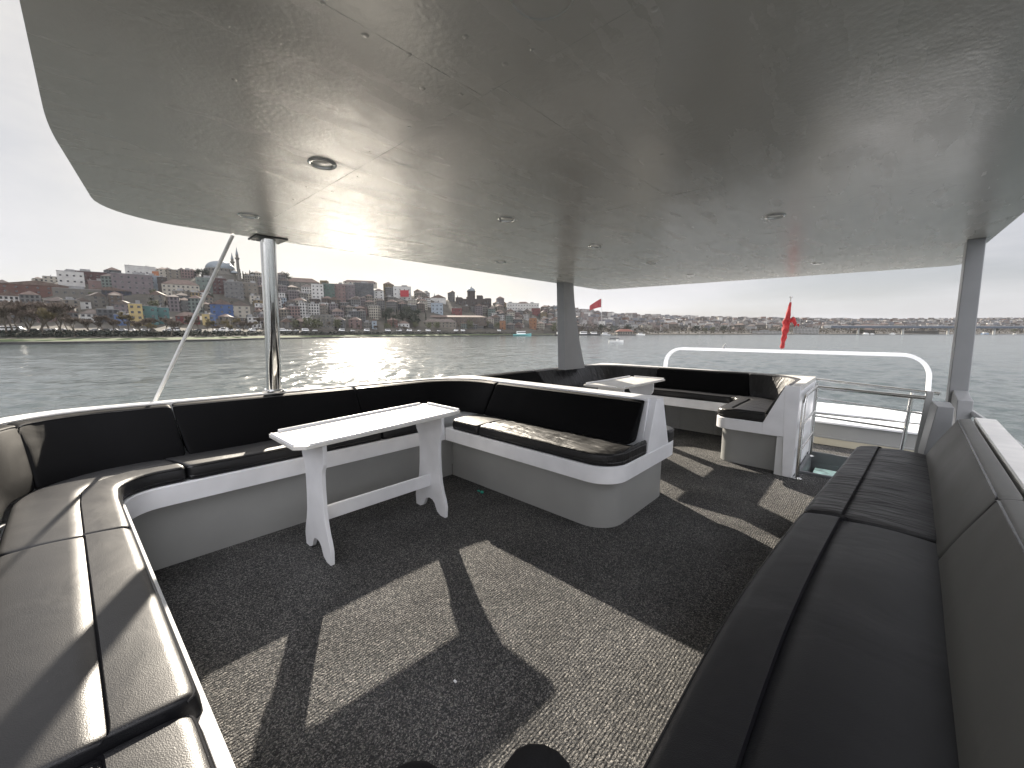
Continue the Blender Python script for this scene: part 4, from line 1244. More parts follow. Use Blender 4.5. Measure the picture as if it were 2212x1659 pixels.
# ---------------------------------------------------------------- buildings
PAL = {'cream': (.46, .42, .34), 'white': (.60, .59, .56), 'grey': (.27, .27, .27), 'beige': (.38, .33, .26), 'pink': (.42, .26, .24), 'pale blue': (.30, .37, .43), 'brown': (.19, .14, .11),
       'ochre': (.42, .30, .12), 'brick red': (.25, .09, .065), 'mauve': (.33, .27, .29), 'slate': (.15, .165, .185), 'mint': (.27, .36, .32), 'burgundy': (.13, .035, .04), 'blue': (.05, .17, .50), 'sky blue': (.14, .27, .60),
       'yellow': (.56, .42, .14), 'turquoise': (.12, .36, .36), 'green': (.13, .24, .20), 'orange': (.55, .22, .07), 'navy': (.05, .07, .14), 'red': (.33, .06, .06), 'dark brown': (.09, .065, .06), 'stone': (.30, .28, .24)}
M_glass = mat('window_glass', (0.010, 0.012, 0.016), 0.18)
M_frame = mat('window_frame', (0.55, 0.55, 0.54), 0.5)
M_tile = mat('clay_roof_tiles', (0.085, 0.058, 0.047), 0.8, vary=0.35, vscale=0.5, detail=6)
M_tile2 = mat('brown_roof_tiles', (0.075, 0.06, 0.052), 0.8, vary=0.35, vscale=0.5, detail=6)
M_flat = mat('flat_roof_felt', (0.17, 0.17, 0.17), 0.6, vary=0.3, vscale=0.4)
M_lead = mat('lead_dome', (0.10, 0.12, 0.135), 0.5, vary=0.12, vscale=0.6)
WALLS = {}
def wall_mat(c, windows):
    k = (c, windows)
    if k in WALLS: return WALLS[k]
    m = mat('wall_' + c.replace(' ', '_') + ('_windows' if windows else ''), PAL[c], 0.85, vary=0.18, vscale=0.25, detail=7)
    if windows:
        n, l, p = nd(m)
        src = p.inputs['Base Color'].links[0].from_socket
        t = n.new('ShaderNodeTexCoord'); sx = n.new('ShaderNodeSeparateXYZ'); l.new(t.outputs['Object'], sx.inputs[0])
        ad = n.new('ShaderNodeMath'); l.new(sx.outputs[0], ad.inputs[0]); l.new(sx.outputs[1], ad.inputs[1])
        cb = n.new('ShaderNodeCombineXYZ'); l.new(ad.outputs[0], cb.inputs[0]); l.new(sx.outputs[2], cb.inputs[1])
        bk = n.new('ShaderNodeTexBrick'); bk.offset = 0; bk.inputs['Scale'].default_value = 1.0
        bk.inputs['Brick Width'].default_value = 2.5; bk.inputs['Row Height'].default_value = 3.0; bk.inputs['Mortar Size'].default_value = 0.55
        bk.inputs['Mortar Smooth'].default_value = 0.0
        l.new(cb.outputs[0], bk.inputs['Vector'])
        nn = n.new('ShaderNodeTexWhiteNoise'); nn.noise_dimensions = '2D'
        mxx = n.new('ShaderNodeMix'); mxx.data_type = 'RGBA'
        l.new(bk.outputs['Fac'], mxx.inputs[0]); mxx.inputs[6].default_value = (.010, .011, .014, 1)
        l.new(src, mxx.inputs[7]); l.new(mxx.outputs[2], p.inputs['Base Color'])
    WALLS[k] = m; return m
for k_ in PAL:
    g_ = sum(PAL[k_]) / 3; PAL[k_] = tuple(.36 * (1.55 if g_ > .36 else .85) * (c * .80 + g_ * .20) for c in PAL[k_])
HOUSES = []
WINM = {}
def win_mesh(w, h):
    k = (round(w, 1), round(h, 1))
    if k not in WINM:
        mb = MB(); w, h = k
        mb.box(-w / 2, -.06, 0, w / 2, .0, h)
        me = bpy.data.meshes.new('window'); me.from_pydata(mb.v, [], mb.f); me.materials.append(M_glass)
        WINM[k] = me
    return WINM[k]
def building(x, s, W_, Dp, storeys, colr, roof, label=None, cat='house', name='house', wins=0, sh=3.0, rz=None, sink=2.5, group='houses on the hillside', mass=False, pitch=.32, loc=None):
    """a house whose front looks at the water: wall, roof, and windows where they can be made out"""
    p = loc or ground(x, s)
    face = atan2(-p.x, p.y)       # bearing from the boat
    rz = face + (rz if rz is not None else rnd.uniform(-.35, .35))
    t = bpy.data.objects.new(name, None); COL.objects.link(t); t.location = p; t.rotation_euler = (0, 0, rz)
    h = storeys * sh
    mb = MB(); mb.box(-W_ / 2, 0, -sink, W_ / 2, Dp, h)
    wm = wall_mat(colr, not wins)
    a = obj('wall', mb, wm, None); a.parent = t
    mb = MB()
    e = .35
    rm = M_flat
    if roof == 'flat':
        mb.box(-W_ / 2 - .12, -.12, h, W_ / 2 + .12, Dp + .12, h + .35)
        if rnd.random() < .6:
            q = rnd.uniform(-.25, .25) * W_; mb.box(q - W_ * .16, Dp * .3, h + .35, q + W_ * .16, Dp * .7, h + 2.4)
        for _ in range(rnd.randint(0, 3)):
            q = rnd.uniform(-.4, .4) * W_; mb.box(q, Dp * .2, h + .35, q + .5, Dp * .2 + .5, h + rnd.uniform(1, 2))
    elif roof == 'hip':
        rh_ = min(W_, Dp) * pitch; k = min(W_, Dp) / 2
        mb.add([(-W_ / 2 - e, -e, h), (W_ / 2 + e, -e, h), (W_ / 2 + e, Dp + e, h), (-W_ / 2 - e, Dp + e, h), (-max(W_ / 2 - k, .05), Dp / 2, h + rh_), (max(W_ / 2 - k, .05), Dp / 2, h + rh_)],
               [(0, 1, 5, 4), (1, 2, 5), (2, 3, 4, 5), (3, 0, 4), (3, 2, 1, 0)]); rm = M_tile if rnd.random() < .6 else M_tile2
    elif roof == 'gable':          # ridge runs back from the water
        rh_ = W_ * pitch
        mb.add([(-W_ / 2 - e, -e, h), (W_ / 2 + e, -e, h), (W_ / 2 + e, Dp + e, h), (-W_ / 2 - e, Dp + e, h), (0, -e, h + rh_), (0, Dp + e, h + rh_)],
               [(0, 1, 4), (1, 2, 5, 4), (2, 3, 5), (3, 0, 4, 5), (3, 2, 1, 0)]); rm = M_tile if rnd.random() < .6 else M_tile2
    elif roof == 'lead': mb.box(-W_ / 2 - .1, -.1, h, W_ / 2 + .1, Dp + .1, h + .4); rm = M_lead
    b = obj('roof', mb, rm, None); b.parent = t
    if wins:
        ww = min(1.5, W_ / wins * .55)
        for f in range(storeys):
            for c in range(wins):
                o = bpy.data.objects.new('window', win_mesh(ww, 1.5)); COL.objects.link(o); o.parent = t
                o.location = (-W_ / 2 + W_ * (c + .5) / wins, 0, f * sh + .85)
    tag(t, label, cat, group)
    HOUSES.append(dict(o=t, W=W_, x=x, s=s, c=colr, st=storeys, roof=roof, label=label))
    return t
OCC = []
def lm(x0, x1, ytop, ybase, colr, roof, label, wins=0, storeys=None, thick=10, cat='house', name='house', rz=0.0, pitch=.32, group='houses on the hillside'):
    """a building one can pick out: its edges give bearing, width and storeys"""
    xc = (x0 + x1) / 2; s = s_for_y(xc, ybase) if ybase < 708 else .21
    w = depth(xc, s); W_ = (x1 - x0) / 857 * w; H_ = (ybase - ytop) / 857 * w
    if roof in ('hip', 'gable'): H_ = max(H_ * .55, H_ - min(W_, thick) * pitch)
    storeys = storeys or max(1, round(H_ / 3.1)); OCC.append((x0, x1, ytop, ybase))
    p = geo(xc, w, y=min(ybase, yground(xc, s)) if ybase >= 708 else ybase)
    return building(xc, s, W_, thick, storeys, colr, roof, label, cat, name, wins, H_ / storeys, rz, 4.0, group, pitch=pitch, loc=p)
lm(34, 137, 614, 645, 'brick red', 'gable', 'long dark red building with a low gabled roof above the bare trees', 7, 3, 14, pitch=.10)
lm(137, 176, 588, 624, 'white', 'flat', 'pale modern house with a cluttered roof terrace beside the burgundy block', 4, 3, cat='house')
lm(175, 223, 588, 612, 'burgundy', 'flat', 'dark burgundy block on the skyline at the shoulder of the hill', 5, 2)
lm(198, 227, 607, 622, 'pink', 'flat', 'small plain pink house tucked under the burgundy block', 2, 1)
lm(135, 206, 625, 650, 'stone', 'flat', 'long low stone coloured block below the pale modern house', 6, 2, 6)
lm(206, 272, 624, 642, 'navy', 'gable', 'navy gabled shed on the slope right of the long stone block', 0, 1, 14, pitch=.12)
lm(258, 322, 594, 636, 'mauve', 'flat', 'broad mauve apartment block with four rows of windows', 6, 4)
lm(319, 346, 597, 633, 'pale blue', 'flat', 'pale blue grey apartment block beside the mauve one', 3, 4)
lm(346, 362, 600, 636, 'dark brown', 'flat', 'narrow dark brown windowless looking block left of the pale school', 1, 4)
lm(362, 424, 604, 640, 'cream', 'hip', 'pale three-storey school with a wide hipped roof', 8, 3, 16)
lm(281, 329, 576, 592, 'white', 'flat', 'low white modern building with slanted end on the skyline', 5, 1)
lm(430, 464, 601, 632, 'mint', 'flat', 'pale green glazed block below the mosque', 4, 3)
lm(464, 488, 602, 634, 'burgundy', 'flat', 'dark red balconied apartment block just below the mosque', 3, 4)
lm(490, 524, 610, 645, 'grey', 'flat', 'grey apartment block with many balconies right of the dark red one', 4, 4)
lm(526, 556, 612, 646, 'beige', 'flat', 'beige apartment block beside the steel pole below the cypresses', 3, 4)
lm(461, 501, 651, 688, 'blue', 'gable', 'bright blue gabled house among the grey ones', 3, 3, pitch=.28)
lm(501, 538, 654, 686, 'cream', 'gable', 'cream gabled house right of the bright blue one', 3, 3, pitch=.3)
lm(183, 218, 668, 696, 'white', 'hip', 'white two-storey house with a dark tiled roof behind bare trees', 4, 2)
lm(219, 253, 669, 697, 'slate', 'flat', 'blank dark grey box of a house between white and blue ones', 0, 2)
lm(255, 286, 680, 703, 'sky blue', 'flat', 'low sky blue house left of the tall yellow one', 3, 2)
lm(286, 308, 657, 703, 'yellow', 'flat', 'tall narrow yellow house with dark windows', 2, 4)
lm(308, 338, 662, 701, 'turquoise', 'flat', 'turquoise house right against the yellow one', 2, 3)
lm(338, 364, 665, 700, 'turquoise', 'flat', 'second, slightly lower turquoise house away from the yellow one', 2, 3)
lm(387, 427, 674, 700, 'red', 'hip', 'dark crimson house behind a bare tree', 4, 2)
lm(440, 453, 679, 703, 'yellow', 'flat', 'small narrow yellow house behind the white rod', 1, 2)
lm(453, 466, 680, 703, 'sky blue', 'flat', 'small narrow sky blue house beside a small yellow one', 1, 2)
lm(467, 485, 662, 687, 'beige', 'hip', 'beige house in front of the bright blue gabled one', 2, 2)
lm(623, 687, 600, 622, 'stone', 'hip', 'big stone mansion with hipped roof alone on the skyline', 6, 2, 16, pitch=.36)
lm(676, 699, 615, 652, 'white', 'flat', 'white end block of the tall apartment row', 3, 5)
lm(699, 723, 614, 652, 'green', 'flat', 'green block in the tall apartment row', 3, 5)
lm(723, 746, 615, 652, 'pink', 'flat', 'pink block in the tall apartment row', 3, 5)
lm(746, 767, 616, 652, 'mauve', 'flat', 'dull mauve block in the tall apartment row', 3, 5)
lm(767, 807, 613, 650, 'slate', 'flat', 'broad blue grey glazed block ending the tall apartment row', 5, 5)
lm(745, 812, 607, 614, 'cream', 'hip', 'long cream building on the crest behind the apartment row', 7, 1)
lm(809, 829, 624, 652, 'white', 'hip', 'white tower house with a brown roof right of the apartment row', 2, 4)
lm(851, 888, 620, 647, 'white', 'flat', 'large plain white building carrying a red banner', 4, 3)
lm(931, 963, 640, 653, 'white', 'gable', 'white hall with rounded gable on the crest', 1, 1, 12, pitch=.22)
lm(932, 957, 655, 678, 'pale blue', 'flat', 'pale blue block below the white gabled hall', 3, 3)
lm(976, 998, 666, 681, 'red', 'flat', 'small bright red house below the domed brick school', 2, 2)
lm(1095, 1118, 655, 675, 'white', 'flat', 'white fort-like block, its left wing', 4, 3)
lm(1118, 1142, 652, 675, 'white', 'hip', 'white fort-like block, its taller middle part', 4, 3)
lm(1142, 1164, 656, 675, 'white', 'flat', 'white fort-like block, its right wing', 4, 3)
lm(1143, 1159, 687, 709, 'orange', 'flat', 'bright orange house low on the slope left of the blade pillar', 2, 3)
lm(1079, 1092, 693, 711, 'orange', 'flat', 'small orange house near the shore trees', 1, 2)
lm(1148, 1167, 666, 682, 'red', 'flat', 'dull red house above the bright orange one', 2, 2)
lm(913, 1051, 681, 697, 'brown', 'hip', 'very long low brown building behind the shore road', 16, 2, 16, pitch=.16)
lm(915, 985, 689, 707, 'beige', 'hip', 'long beige building with red tiled roof in front of the brown one', 9, 2, 12)
lm(679, 721, 681, 709, 'stone', 'flat', 'square stone building four storeys high by the shore road', 5, 4, 14)
lm(838, 859, 686, 706, 'brick red', 'hip', 'brick red house in front of the dark tree clump', 2, 2)
lm(860, 884, 693, 706, 'white', 'hip', 'low white house right of the brick red one', 3, 1)
lm(804, 814, 690, 713, 'pale blue', 'gable', 'narrow pale blue gabled house by the road', 1, 2, pitch=.5)
lm(1335, 1377, 702, 717, 'white', 'flat', 'broad white waterside mansion among trees on the far shore', 0, 2, 18)

# domed mosque and its minarets
M_stone = mat('mosque_stone', PAL['stone'], 0.85, vary=0.15, vscale=0.3)
def mosque(x, ybase, sc, label, nmin):
    s = s_for_y(x, ybase); w = depth(x, s) + 14; p = geo(x, w, y=ybase); m = w / 857 * sc      # metres per pixel
    t = thing('mosque', p, label, 'mosque', rz=atan2(-p.x, p.y))
    t.rotation_euler = (0, 0, 0)
    mb = MB(); mb.lathe([(34 * m, -8), (34 * m, 6 * m), (31 * m, 7 * m), (30 * m, 12 * m)], p, 8); obj('wall', mb, M_stone, t)
    mb = MB(); mb.lathe([(27.5 * m, 12 * m), (27.5 * m, 17.5 * m), (26 * m, 18.5 * m)], p, 24); obj('drum', mb, M_stone, t)
    for k in range(24):
        a = 2 * pi * (k + .5) / 24; mb = MB(); q = Vector((p.x + 27.6 * m * cos(a), p.y + 27.6 * m * sin(a), p.z + 13 * m)); d = 1.3 * m
        mb.tube([q, q + Vector((0, 0, 3.6 * m))], d, 6); obj('window', mb, M_glass, t)
    mb = MB(); mb.lathe([(26.3 * m * cos(k / 10 * pi / 2) + .02, 18.5 * m + 17 * m * sin(k / 10 * pi / 2)) for k in range(11)], p, 28); mb.tube([(p.x, p.y, p.z + 35 * m), (p.x, p.y, p.z + 39 * m)], [.5 * m, .15 * m], 6); obj('dome', mb, M_lead, t, smooth=50)
    for sx, sy in ((-1, 0), (1, 0)):
        mb = MB(); c = p + RT * (29 * m * sx); mb.lathe([(9 * m * cos(k / 6 * pi / 2) + .02, 10 * m + 6 * m * sin(k / 6 * pi / 2)) for k in range(7)], c, 16); obj('side_dome', mb, M_lead, t, smooth=50)
    return p, m
pm_, mm_ = mosque(478, 601, 1.0, 'great grey domed mosque on the crest between the white rod and the steel pole', 2)
for x, yt, lab in ((505.5, 545, 'nearer to the dome, shorter looking slender minaret beside the great mosque'), (516.5, 533, 'taller slender minaret, farther right of the great mosque dome')):
    w = depth(x, .97) + (20 if x < 510 else 2); p = geo(x, w, y=604); H_ = geo(x, w, y=yt).z - p.z; m = w / 857
    t = thing('minaret', p, lab, 'minaret')
    mb = MB(); mb.lathe([(4.2 * m, -6), (4.0 * m, H_ * .12), (2.9 * m, H_ * .16), (2.6 * m, H_ * .76)], p, 12); obj('shaft', mb, M_stone, t)
    mb = MB(); mb.lathe([(2.6 * m, H_ * .60), (4.3 * m, H_ * .64), (4.3 * m, H_ * .665), (2.6 * m, H_ * .67)], p, 12); obj('balcony', mb, M_stone, t)
    mb = MB(); mb.lathe([(2.8 * m, H_ * .76), (1.2 * m, H_ * .88), (.1 * m, H_)], p, 12); obj('spire', mb, M_lead, t)
mosque(412, 598, .42, 'small grey domed building among trees left of the great mosque', 0)

# brick school with a domed tower
def school():
    x, yb = 1022, 669; s = s_for_y(x, yb); w = depth(x, s); p = geo(x, w, y=yb); m = w / 857; rz = atan2(-p.x, p.y)
    t = thing('brick_school', p, 'huge dark red brick school with a domed central tower on the crest', 'school'); Mb = wall_mat('dark brown', False)
    ux, uy = RT, Vector((-RT.y, RT.x, 0))
    def bx(a0, a1, b0, b1, z0, z1, name, mt):
        mb = MB(); vs = [tuple(p + ux * a + uy * b + Vector((0, 0, z))) for z in (z0, z1) for a, b in ((a0, b0), (a1, b0), (a1, b1), (a0, b1))]
        mb.add(vs, [(0, 3, 2, 1), (4, 5, 6, 7), (0, 1, 5, 4), (1, 2, 6, 5), (2, 3, 7, 6), (3, 0, 4, 7)]); return obj(name, mb, mt, t)
    bx(-37 * m, 38 * m, 0, 18, -6, 23 * m, 'wall', Mb)
    bx(-37 * m, -24 * m, -1.5, 19, -6, 26 * m, 'wing', Mb); bx(26 * m, 38 * m, -1.5, 19, -6, 24 * m, 'wing', Mb); bx(8 * m, 20 * m, -2, 19, -6, 30 * m, 'wing', Mb)
    bx(-14 * m, -4 * m, -1, 8, -6, 27 * m, 'wing', Mb)
    for a in range(-34, 38, 6):
        for z in (4, 12): bx((a - 1) * m, (a + 1) * m, -.15 if -24 < a < 26 else -1.7, .1, z * m, (z + 5) * m, 'window', M_glass)
    c = p + ux * (-4.5 * m) + uy * 6
    mb = MB(); mb.lathe([(8.5 * m, 20 * m), (8.5 * m, 38 * m), (9.6 * m, 38.4 * m), (9.6 * m, 39.5 * m)], c, 12); obj('tower', mb, Mb, t)
    mb = MB(); mb.lathe([(8.6 * m * cos(k / 8 * pi / 2) + .02, 39.5 * m + 7.5 * m * sin(k / 8 * pi / 2)) for k in range(9)], c, 16); mb.lathe([(1.6 * m, 46 * m), (1.6 * m, 48.5 * m), (.1 * m, 50 * m)], c, 8); obj('dome', mb, M_lead, t, smooth=50)
    OCC.append((985, 1060, 640, 669))
school()
for x, lab in ((939, 'thin minaret left of the white gabled hall'), (1012 - 23, 'thin minaret just left of the domed brick school')):
    w = depth(x, .98); p = geo(x, w, y=660); t = thing('minaret', p, lab, 'minaret'); H_ = geo(x, w, y=633 if x < 960 else 637).z - p.z
    mb = MB(); mb.lathe([(1.2, -2), (1.0, H_ * .75)], p, 8); obj('shaft', mb, M_stone, t); mb = MB(); mb.lathe([(1.2, H_ * .75), (.05, H_)], p, 8); obj('spire', mb, M_lead, t)
OCC.append((440, 520, 560, 606))

# the rest of the hillside, row above row
COLS = ['cream', 'white', 'grey', 'beige', 'mauve', 'stone', 'pink', 'pale blue', 'brown', 'mint', 'ochre', 'brick red', 'slate']
CW = [6, 7, 7, 6, 4, 6, 2, 2, 3, 1.5, 1, 2, 2]
def clear(x, s, W_, H_):
    w = depth(x, s); hw = W_ / 2 / w * 857; y = yground(x, s); yt = y - H_ / w * 857
    for a, b, c, d in OCC:
        if x + hw * .8 > a and x - hw * .8 < b and y > c + 2 and yt < d - (.10 if d > 680 else .28) * (d - c):
            return False
    return True
nb = 0
for k, s in enumerate((.225, .285, .345, .41, .48, .55, .62, .69, .76, .83, .90, .955, 1.0)):
    x = -30 + rnd.uniform(0, 10)
    while x < 1245:
        w = depth(x, s); W_ = rnd.uniform(7, 12) * (1.0 if x < 800 else 1.15); st = rnd.choice((2, 3, 3, 4) if x < 560 else (3, 3, 4, 5)) if s > .3 else rnd.choice((1, 2, 2, 3))
        if x < 175 and s < .5: st = min(st, 3)
        pw = W_ / w * 857
        xc = x + pw / 2
        if not (818 < xc < 925 and s < .6) and clear(xc, s, W_, st * 3) and not (xc < 160 and s < .34):
            if s >= 1.0: st = min(st, 2)
            near_ = w < 440
            building(xc, s + rnd.uniform(-.02, .02), W_, rnd.uniform(9, 13), st, rnd.choices(COLS, CW)[0], rnd.choice(('flat', 'flat', 'hip', 'gable', 'hip')), None, wins=(rnd.choice((2, 3)) if near_ and st <= 3 else 0))
            nb += 1
        x += pw * rnd.uniform(1.05, 1.5)
for i in range(44):      # the nearest houses of the right-hand shore
    x = 1250 + 22 * i + rnd.uniform(-9, 9); s = rnd.uniform(.22, .42)
    building(x, s, rnd.uniform(14, 26), 14, rnd.choice((2, 3, 4)), rnd.choices(COLS, CW)[0], rnd.choice(('flat', 'hip', 'hip')), None, sink=4)
# past 300 houses in view the smallest-looking ones are one mass
def seen_size(h): return h['W'] * h['st'] / depth(h['x'], h['s']) ** 2
if len(HOUSES) > 298:
    named = [h for h in HOUSES if h['label']]; rest = sorted((h for h in HOUSES if not h['label']), key=seen_size, reverse=True)
    keep, drop = rest[:298 - len(named)], rest[298 - len(named):]
    bpy.context.view_layer.update()
    vs, fs, mi, ms = [], [], [], []
    for h in drop:
        t = h['o']
        for c in list(t.children):
            M_ = t.matrix_world @ c.matrix_local; me = c.data; m_ = me.materials[0]
            if m_ not in ms: ms.append(m_)
            o_ = len(vs); vs += [tuple(M_ @ v.co) for v in me.vertices]
            for p in me.polygons: fs.append(tuple(i + o_ for i in p.vertices)); mi.append(ms.index(m_))
            bpy.data.objects.remove(c)
        bpy.data.objects.remove(t)
    me = bpy.data.meshes.new('hillside_houses'); me.from_pydata(vs, [], fs)
    for m_ in ms: me.materials.append(m_)
    me.polygons.foreach_set('material_index', mi)
    o = bpy.data.objects.new('hillside_houses', me); COL.objects.link(o)
    tag(o, 'small crowded houses filling gaps high on the hill', 'houses', kind='stuff')
    HOUSES = named + keep
# labels for the houses that have none yet: look first, then place
words = {1: 'one-storey', 2: 'two-storey', 3: 'three-storey', 4: 'four-storey', 5: 'five-storey'}
rf = {'flat': 'flat-roofed', 'hip': 'hip-roofed', 'gable': 'gabled'}
ordn = ['first', 'second', 'third', 'fourth', 'fifth', 'sixth', 'seventh', 'eighth', 'ninth', 'tenth']
def tier(s): return 'by the shore' if s < .27 else 'low down' if s < .45 else 'halfway up' if s < .72 else 'high up' if s < .9 else 'on the crest'
buckets = {}
for h in HOUSES:
    if h['label']: continue
    buckets.setdefault(f"{h['c']} {words[h['st']]} {rf[h['roof']]} house {tier(h['s'])} {zone(h['x'])}", []).append(h)
for lab, hs in buckets.items():
    hs.sort(key=lambda h: h['x'])
    for i, h in enumerate(hs):
        h['o']['label'] = lab if len(hs) == 1 else f"{lab}, {ordn[min(i, 9)]} from left"
        h['o']['category'] = 'house'
bt = {}
for x, o in TREES: bt.setdefault(f"{o['label']} {zone(x)}", []).append((x, o))
for lab, ts in bt.items():
    ts.sort(key=lambda q: q[0])
    for i, (x, o) in enumerate(ts):
        o['label'] = lab if len(ts) == 1 else f"{lab}, {ordn[min(i, 9)]} from left"
        o['category'] = 'tree'; o['group'] = 'trees on the shore and hills'
# the far slopes beyond, thousands of roofs that nobody could count
M_far = mat('far_town', (.4, .38, .36), 0.85)
n, l, p_ = nd(M_far)
gi = n.new('ShaderNodeNewGeometry'); cr = n.new('ShaderNodeValToRGB'); e = cr.color_ramp.elements; cr.color_ramp.interpolation = 'CONSTANT'
e[0].position = 0; e[0].color = (.17, .16, .155, 1); e[1].position = .18; e[1].color = (.25, .24, .23, 1)
for q, c in ((.36, (.09, .085, .085, 1)), (.5, (.15, .12, .11, 1)), (.6, (.06, .05, .045, 1)), (.72, (.12, .125, .14, 1)), (.88, (.42, .41, .39, 1)), (.95, (.11, .065, .05, 1))):
    k = e.new(q); k.color = c
l.new(gi.outputs['Random Per Island'], cr.inputs['Fac']); l.new(cr.outputs['Color'], p_.inputs['Base Color'])
mb = MB(); rf_ = random.Random(77)
for i in range(2600):
    x = rf_.uniform(1235, 2700); s = .2 + .83 * rf_.random() ** .8
    if s < .36 and rf_.random() < (.55 if x < 1640 else .95): continue
    p = ground(x, s); W_ = rf_.uniform(7, 17); H_ = rf_.uniform(6, 14) if s < .95 else rf_.uniform(4, 11); a = atan2(-p.x, p.y) + rf_.uniform(-.6, .6); ca, sa = cos(a), sin(a)
    q = lambda u, v, z: (p.x + u * ca - v * sa, p.y + u * sa + v * ca, p.z + z)
    D_ = rf_.uniform(7, 12)
    mb.add([q(-W_ / 2, 0, -3), q(W_ / 2, 0, -3), q(W_ / 2, D_, -3), q(-W_ / 2, D_, -3), q(-W_ / 2, 0, H_), q(W_ / 2, 0, H_), q(W_ / 2, D_, H_), q(-W_ / 2, D_, H_)],
           [(4, 5, 6, 7), (0, 1, 5, 4), (1, 2, 6, 5), (2, 3, 7, 6), (3, 0, 4, 7)])
tag(obj('distant_town', mb, M_far, fix=False), 'packed small houses covering the far slopes', 'town', kind='stuff')
# ---------------------------------------------------------------- vehicles on the shore road
M_carw = mat('white_car_paint', (.75, .75, .74), .3); M_carg = mat('silver_car_paint', (.38, .39, .40), .3); M_card = mat('dark_car_paint', (.05, .055, .06), .3)
M_tyre = mat('tyre_rubber', (.02, .02, .02), .8)
def vehicle(kind, m):
    t = thing('minibus' if kind == 'van' else 'parked_car', (0, 0, 0), kind, 'van' if kind == 'van' else 'car')
    if kind == 'van': pr, gl, L = [(-2.9, .4), (2.9, .4), (2.95, 1.2), (2.35, 1.55), (1.8, 2.55), (-2.85, 2.6)], [(-2.7, 1.5), (2.2, 1.5), (1.7, 2.25), (-2.7, 2.25)], 1.9
    else: pr, gl, L = [(-2.1, .35), (2.15, .35), (2.2, .8), (1.2, .95), (.55, 1.45), (-1.3, 1.48), (-2.05, 1.0)], [(-1.75, .95), (1.05, .95), (.5, 1.38), (-1.25, 1.40)], 1.3
    mb = MB(); mb.prism(pr, -.9, .9, 'y'); K = [(obj('body', mb, m, t, bevel=.06), [])]
    mb = MB(); mb.prism(gl, -.92, .92, 'y'); K.append((obj('windows', mb, M_glass, t), []))
    for x in (-L, L):
        for y in (-.82, .82):
            mb = MB(); mb.tube([(x, y - .1, .34), (x, y + .1, .34)], .34, 12); K.append((obj('wheel', mb, M_tyre, t), []))
    return t, K
VP = {('van', 'white'): vehicle('van', M_carw), ('car', 'white'): vehicle('car', M_carw), ('car', 'silver'): vehicle('car', M_carg), ('car', 'dark'): vehicle('car', M_card)}
seen = set(); VL = []
def park(kind, colr, x, s=.15):
    p = ground(x, s); q = ground(x + 4, s); a = atan2(q.y - p.y, q.x - p.x) + (pi if rnd.random() < .5 else 0); p.z += .15
    t, K = VP[(kind, colr)]
    if (kind, colr) not in seen:
        seen.add((kind, colr)); t.location = p; t.rotation_euler = (0, 0, a); o = t
    else: o = copy_tree(t, K, loc=p, rz=a)
    o['label'] = f"{colr} {'minibus' if kind == 'van' else 'car'} on the shore road {zone(x)}"; o['group'] = 'vehicles on the shore road'; VL.append((x, o))
for kind, colr, x in (('van', 'white', 20), ('van', 'white', 34), ('car', 'white', 49), ('car', 'dark', 72), ('car', 'white', 93), ('car', 'white', 107), ('car', 'white', 119), ('car', 'silver', 132), ('car', 'silver', 205), ('car', 'dark', 228),
                      ('car', 'white', 245), ('car', 'silver', 262), ('car', 'white', 282), ('car', 'white', 312), ('car', 'dark', 327), ('car', 'white', 362), ('van', 'white', 378), ('car', 'dark', 410), ('car', 'dark', 428), ('car', 'white', 470), ('van', 'white', 480), ('van', 'white', 497),
                      ('car', 'silver', 515), ('van', 'white', 545), ('van', 'white', 610), ('car', 'white', 625), ('car', 'silver', 640), ('van', 'white', 660), ('car', 'white', 680), ('van', 'white', 738), ('car', 'white', 762), ('van', 'white', 792), ('van', 'white', 838), ('van', 'white', 862), ('van', 'white', 884), ('car', 'white', 905),
                      ('van', 'white', 925), ('car', 'white', 948), ('van', 'white', 985), ('van', 'white', 1000), ('van', 'white', 1078)):
    park(kind, colr, x)
b_ = {}
for x, o in VL: b_.setdefault(o['label'], []).append((x, o))
for lab, vs in b_.items():
    vs.sort(key=lambda q: q[0])
    if len(vs) > 1:
        for i, (x, o) in enumerate(vs): o['label'] = f"{lab}, {ordn[i]} from left"

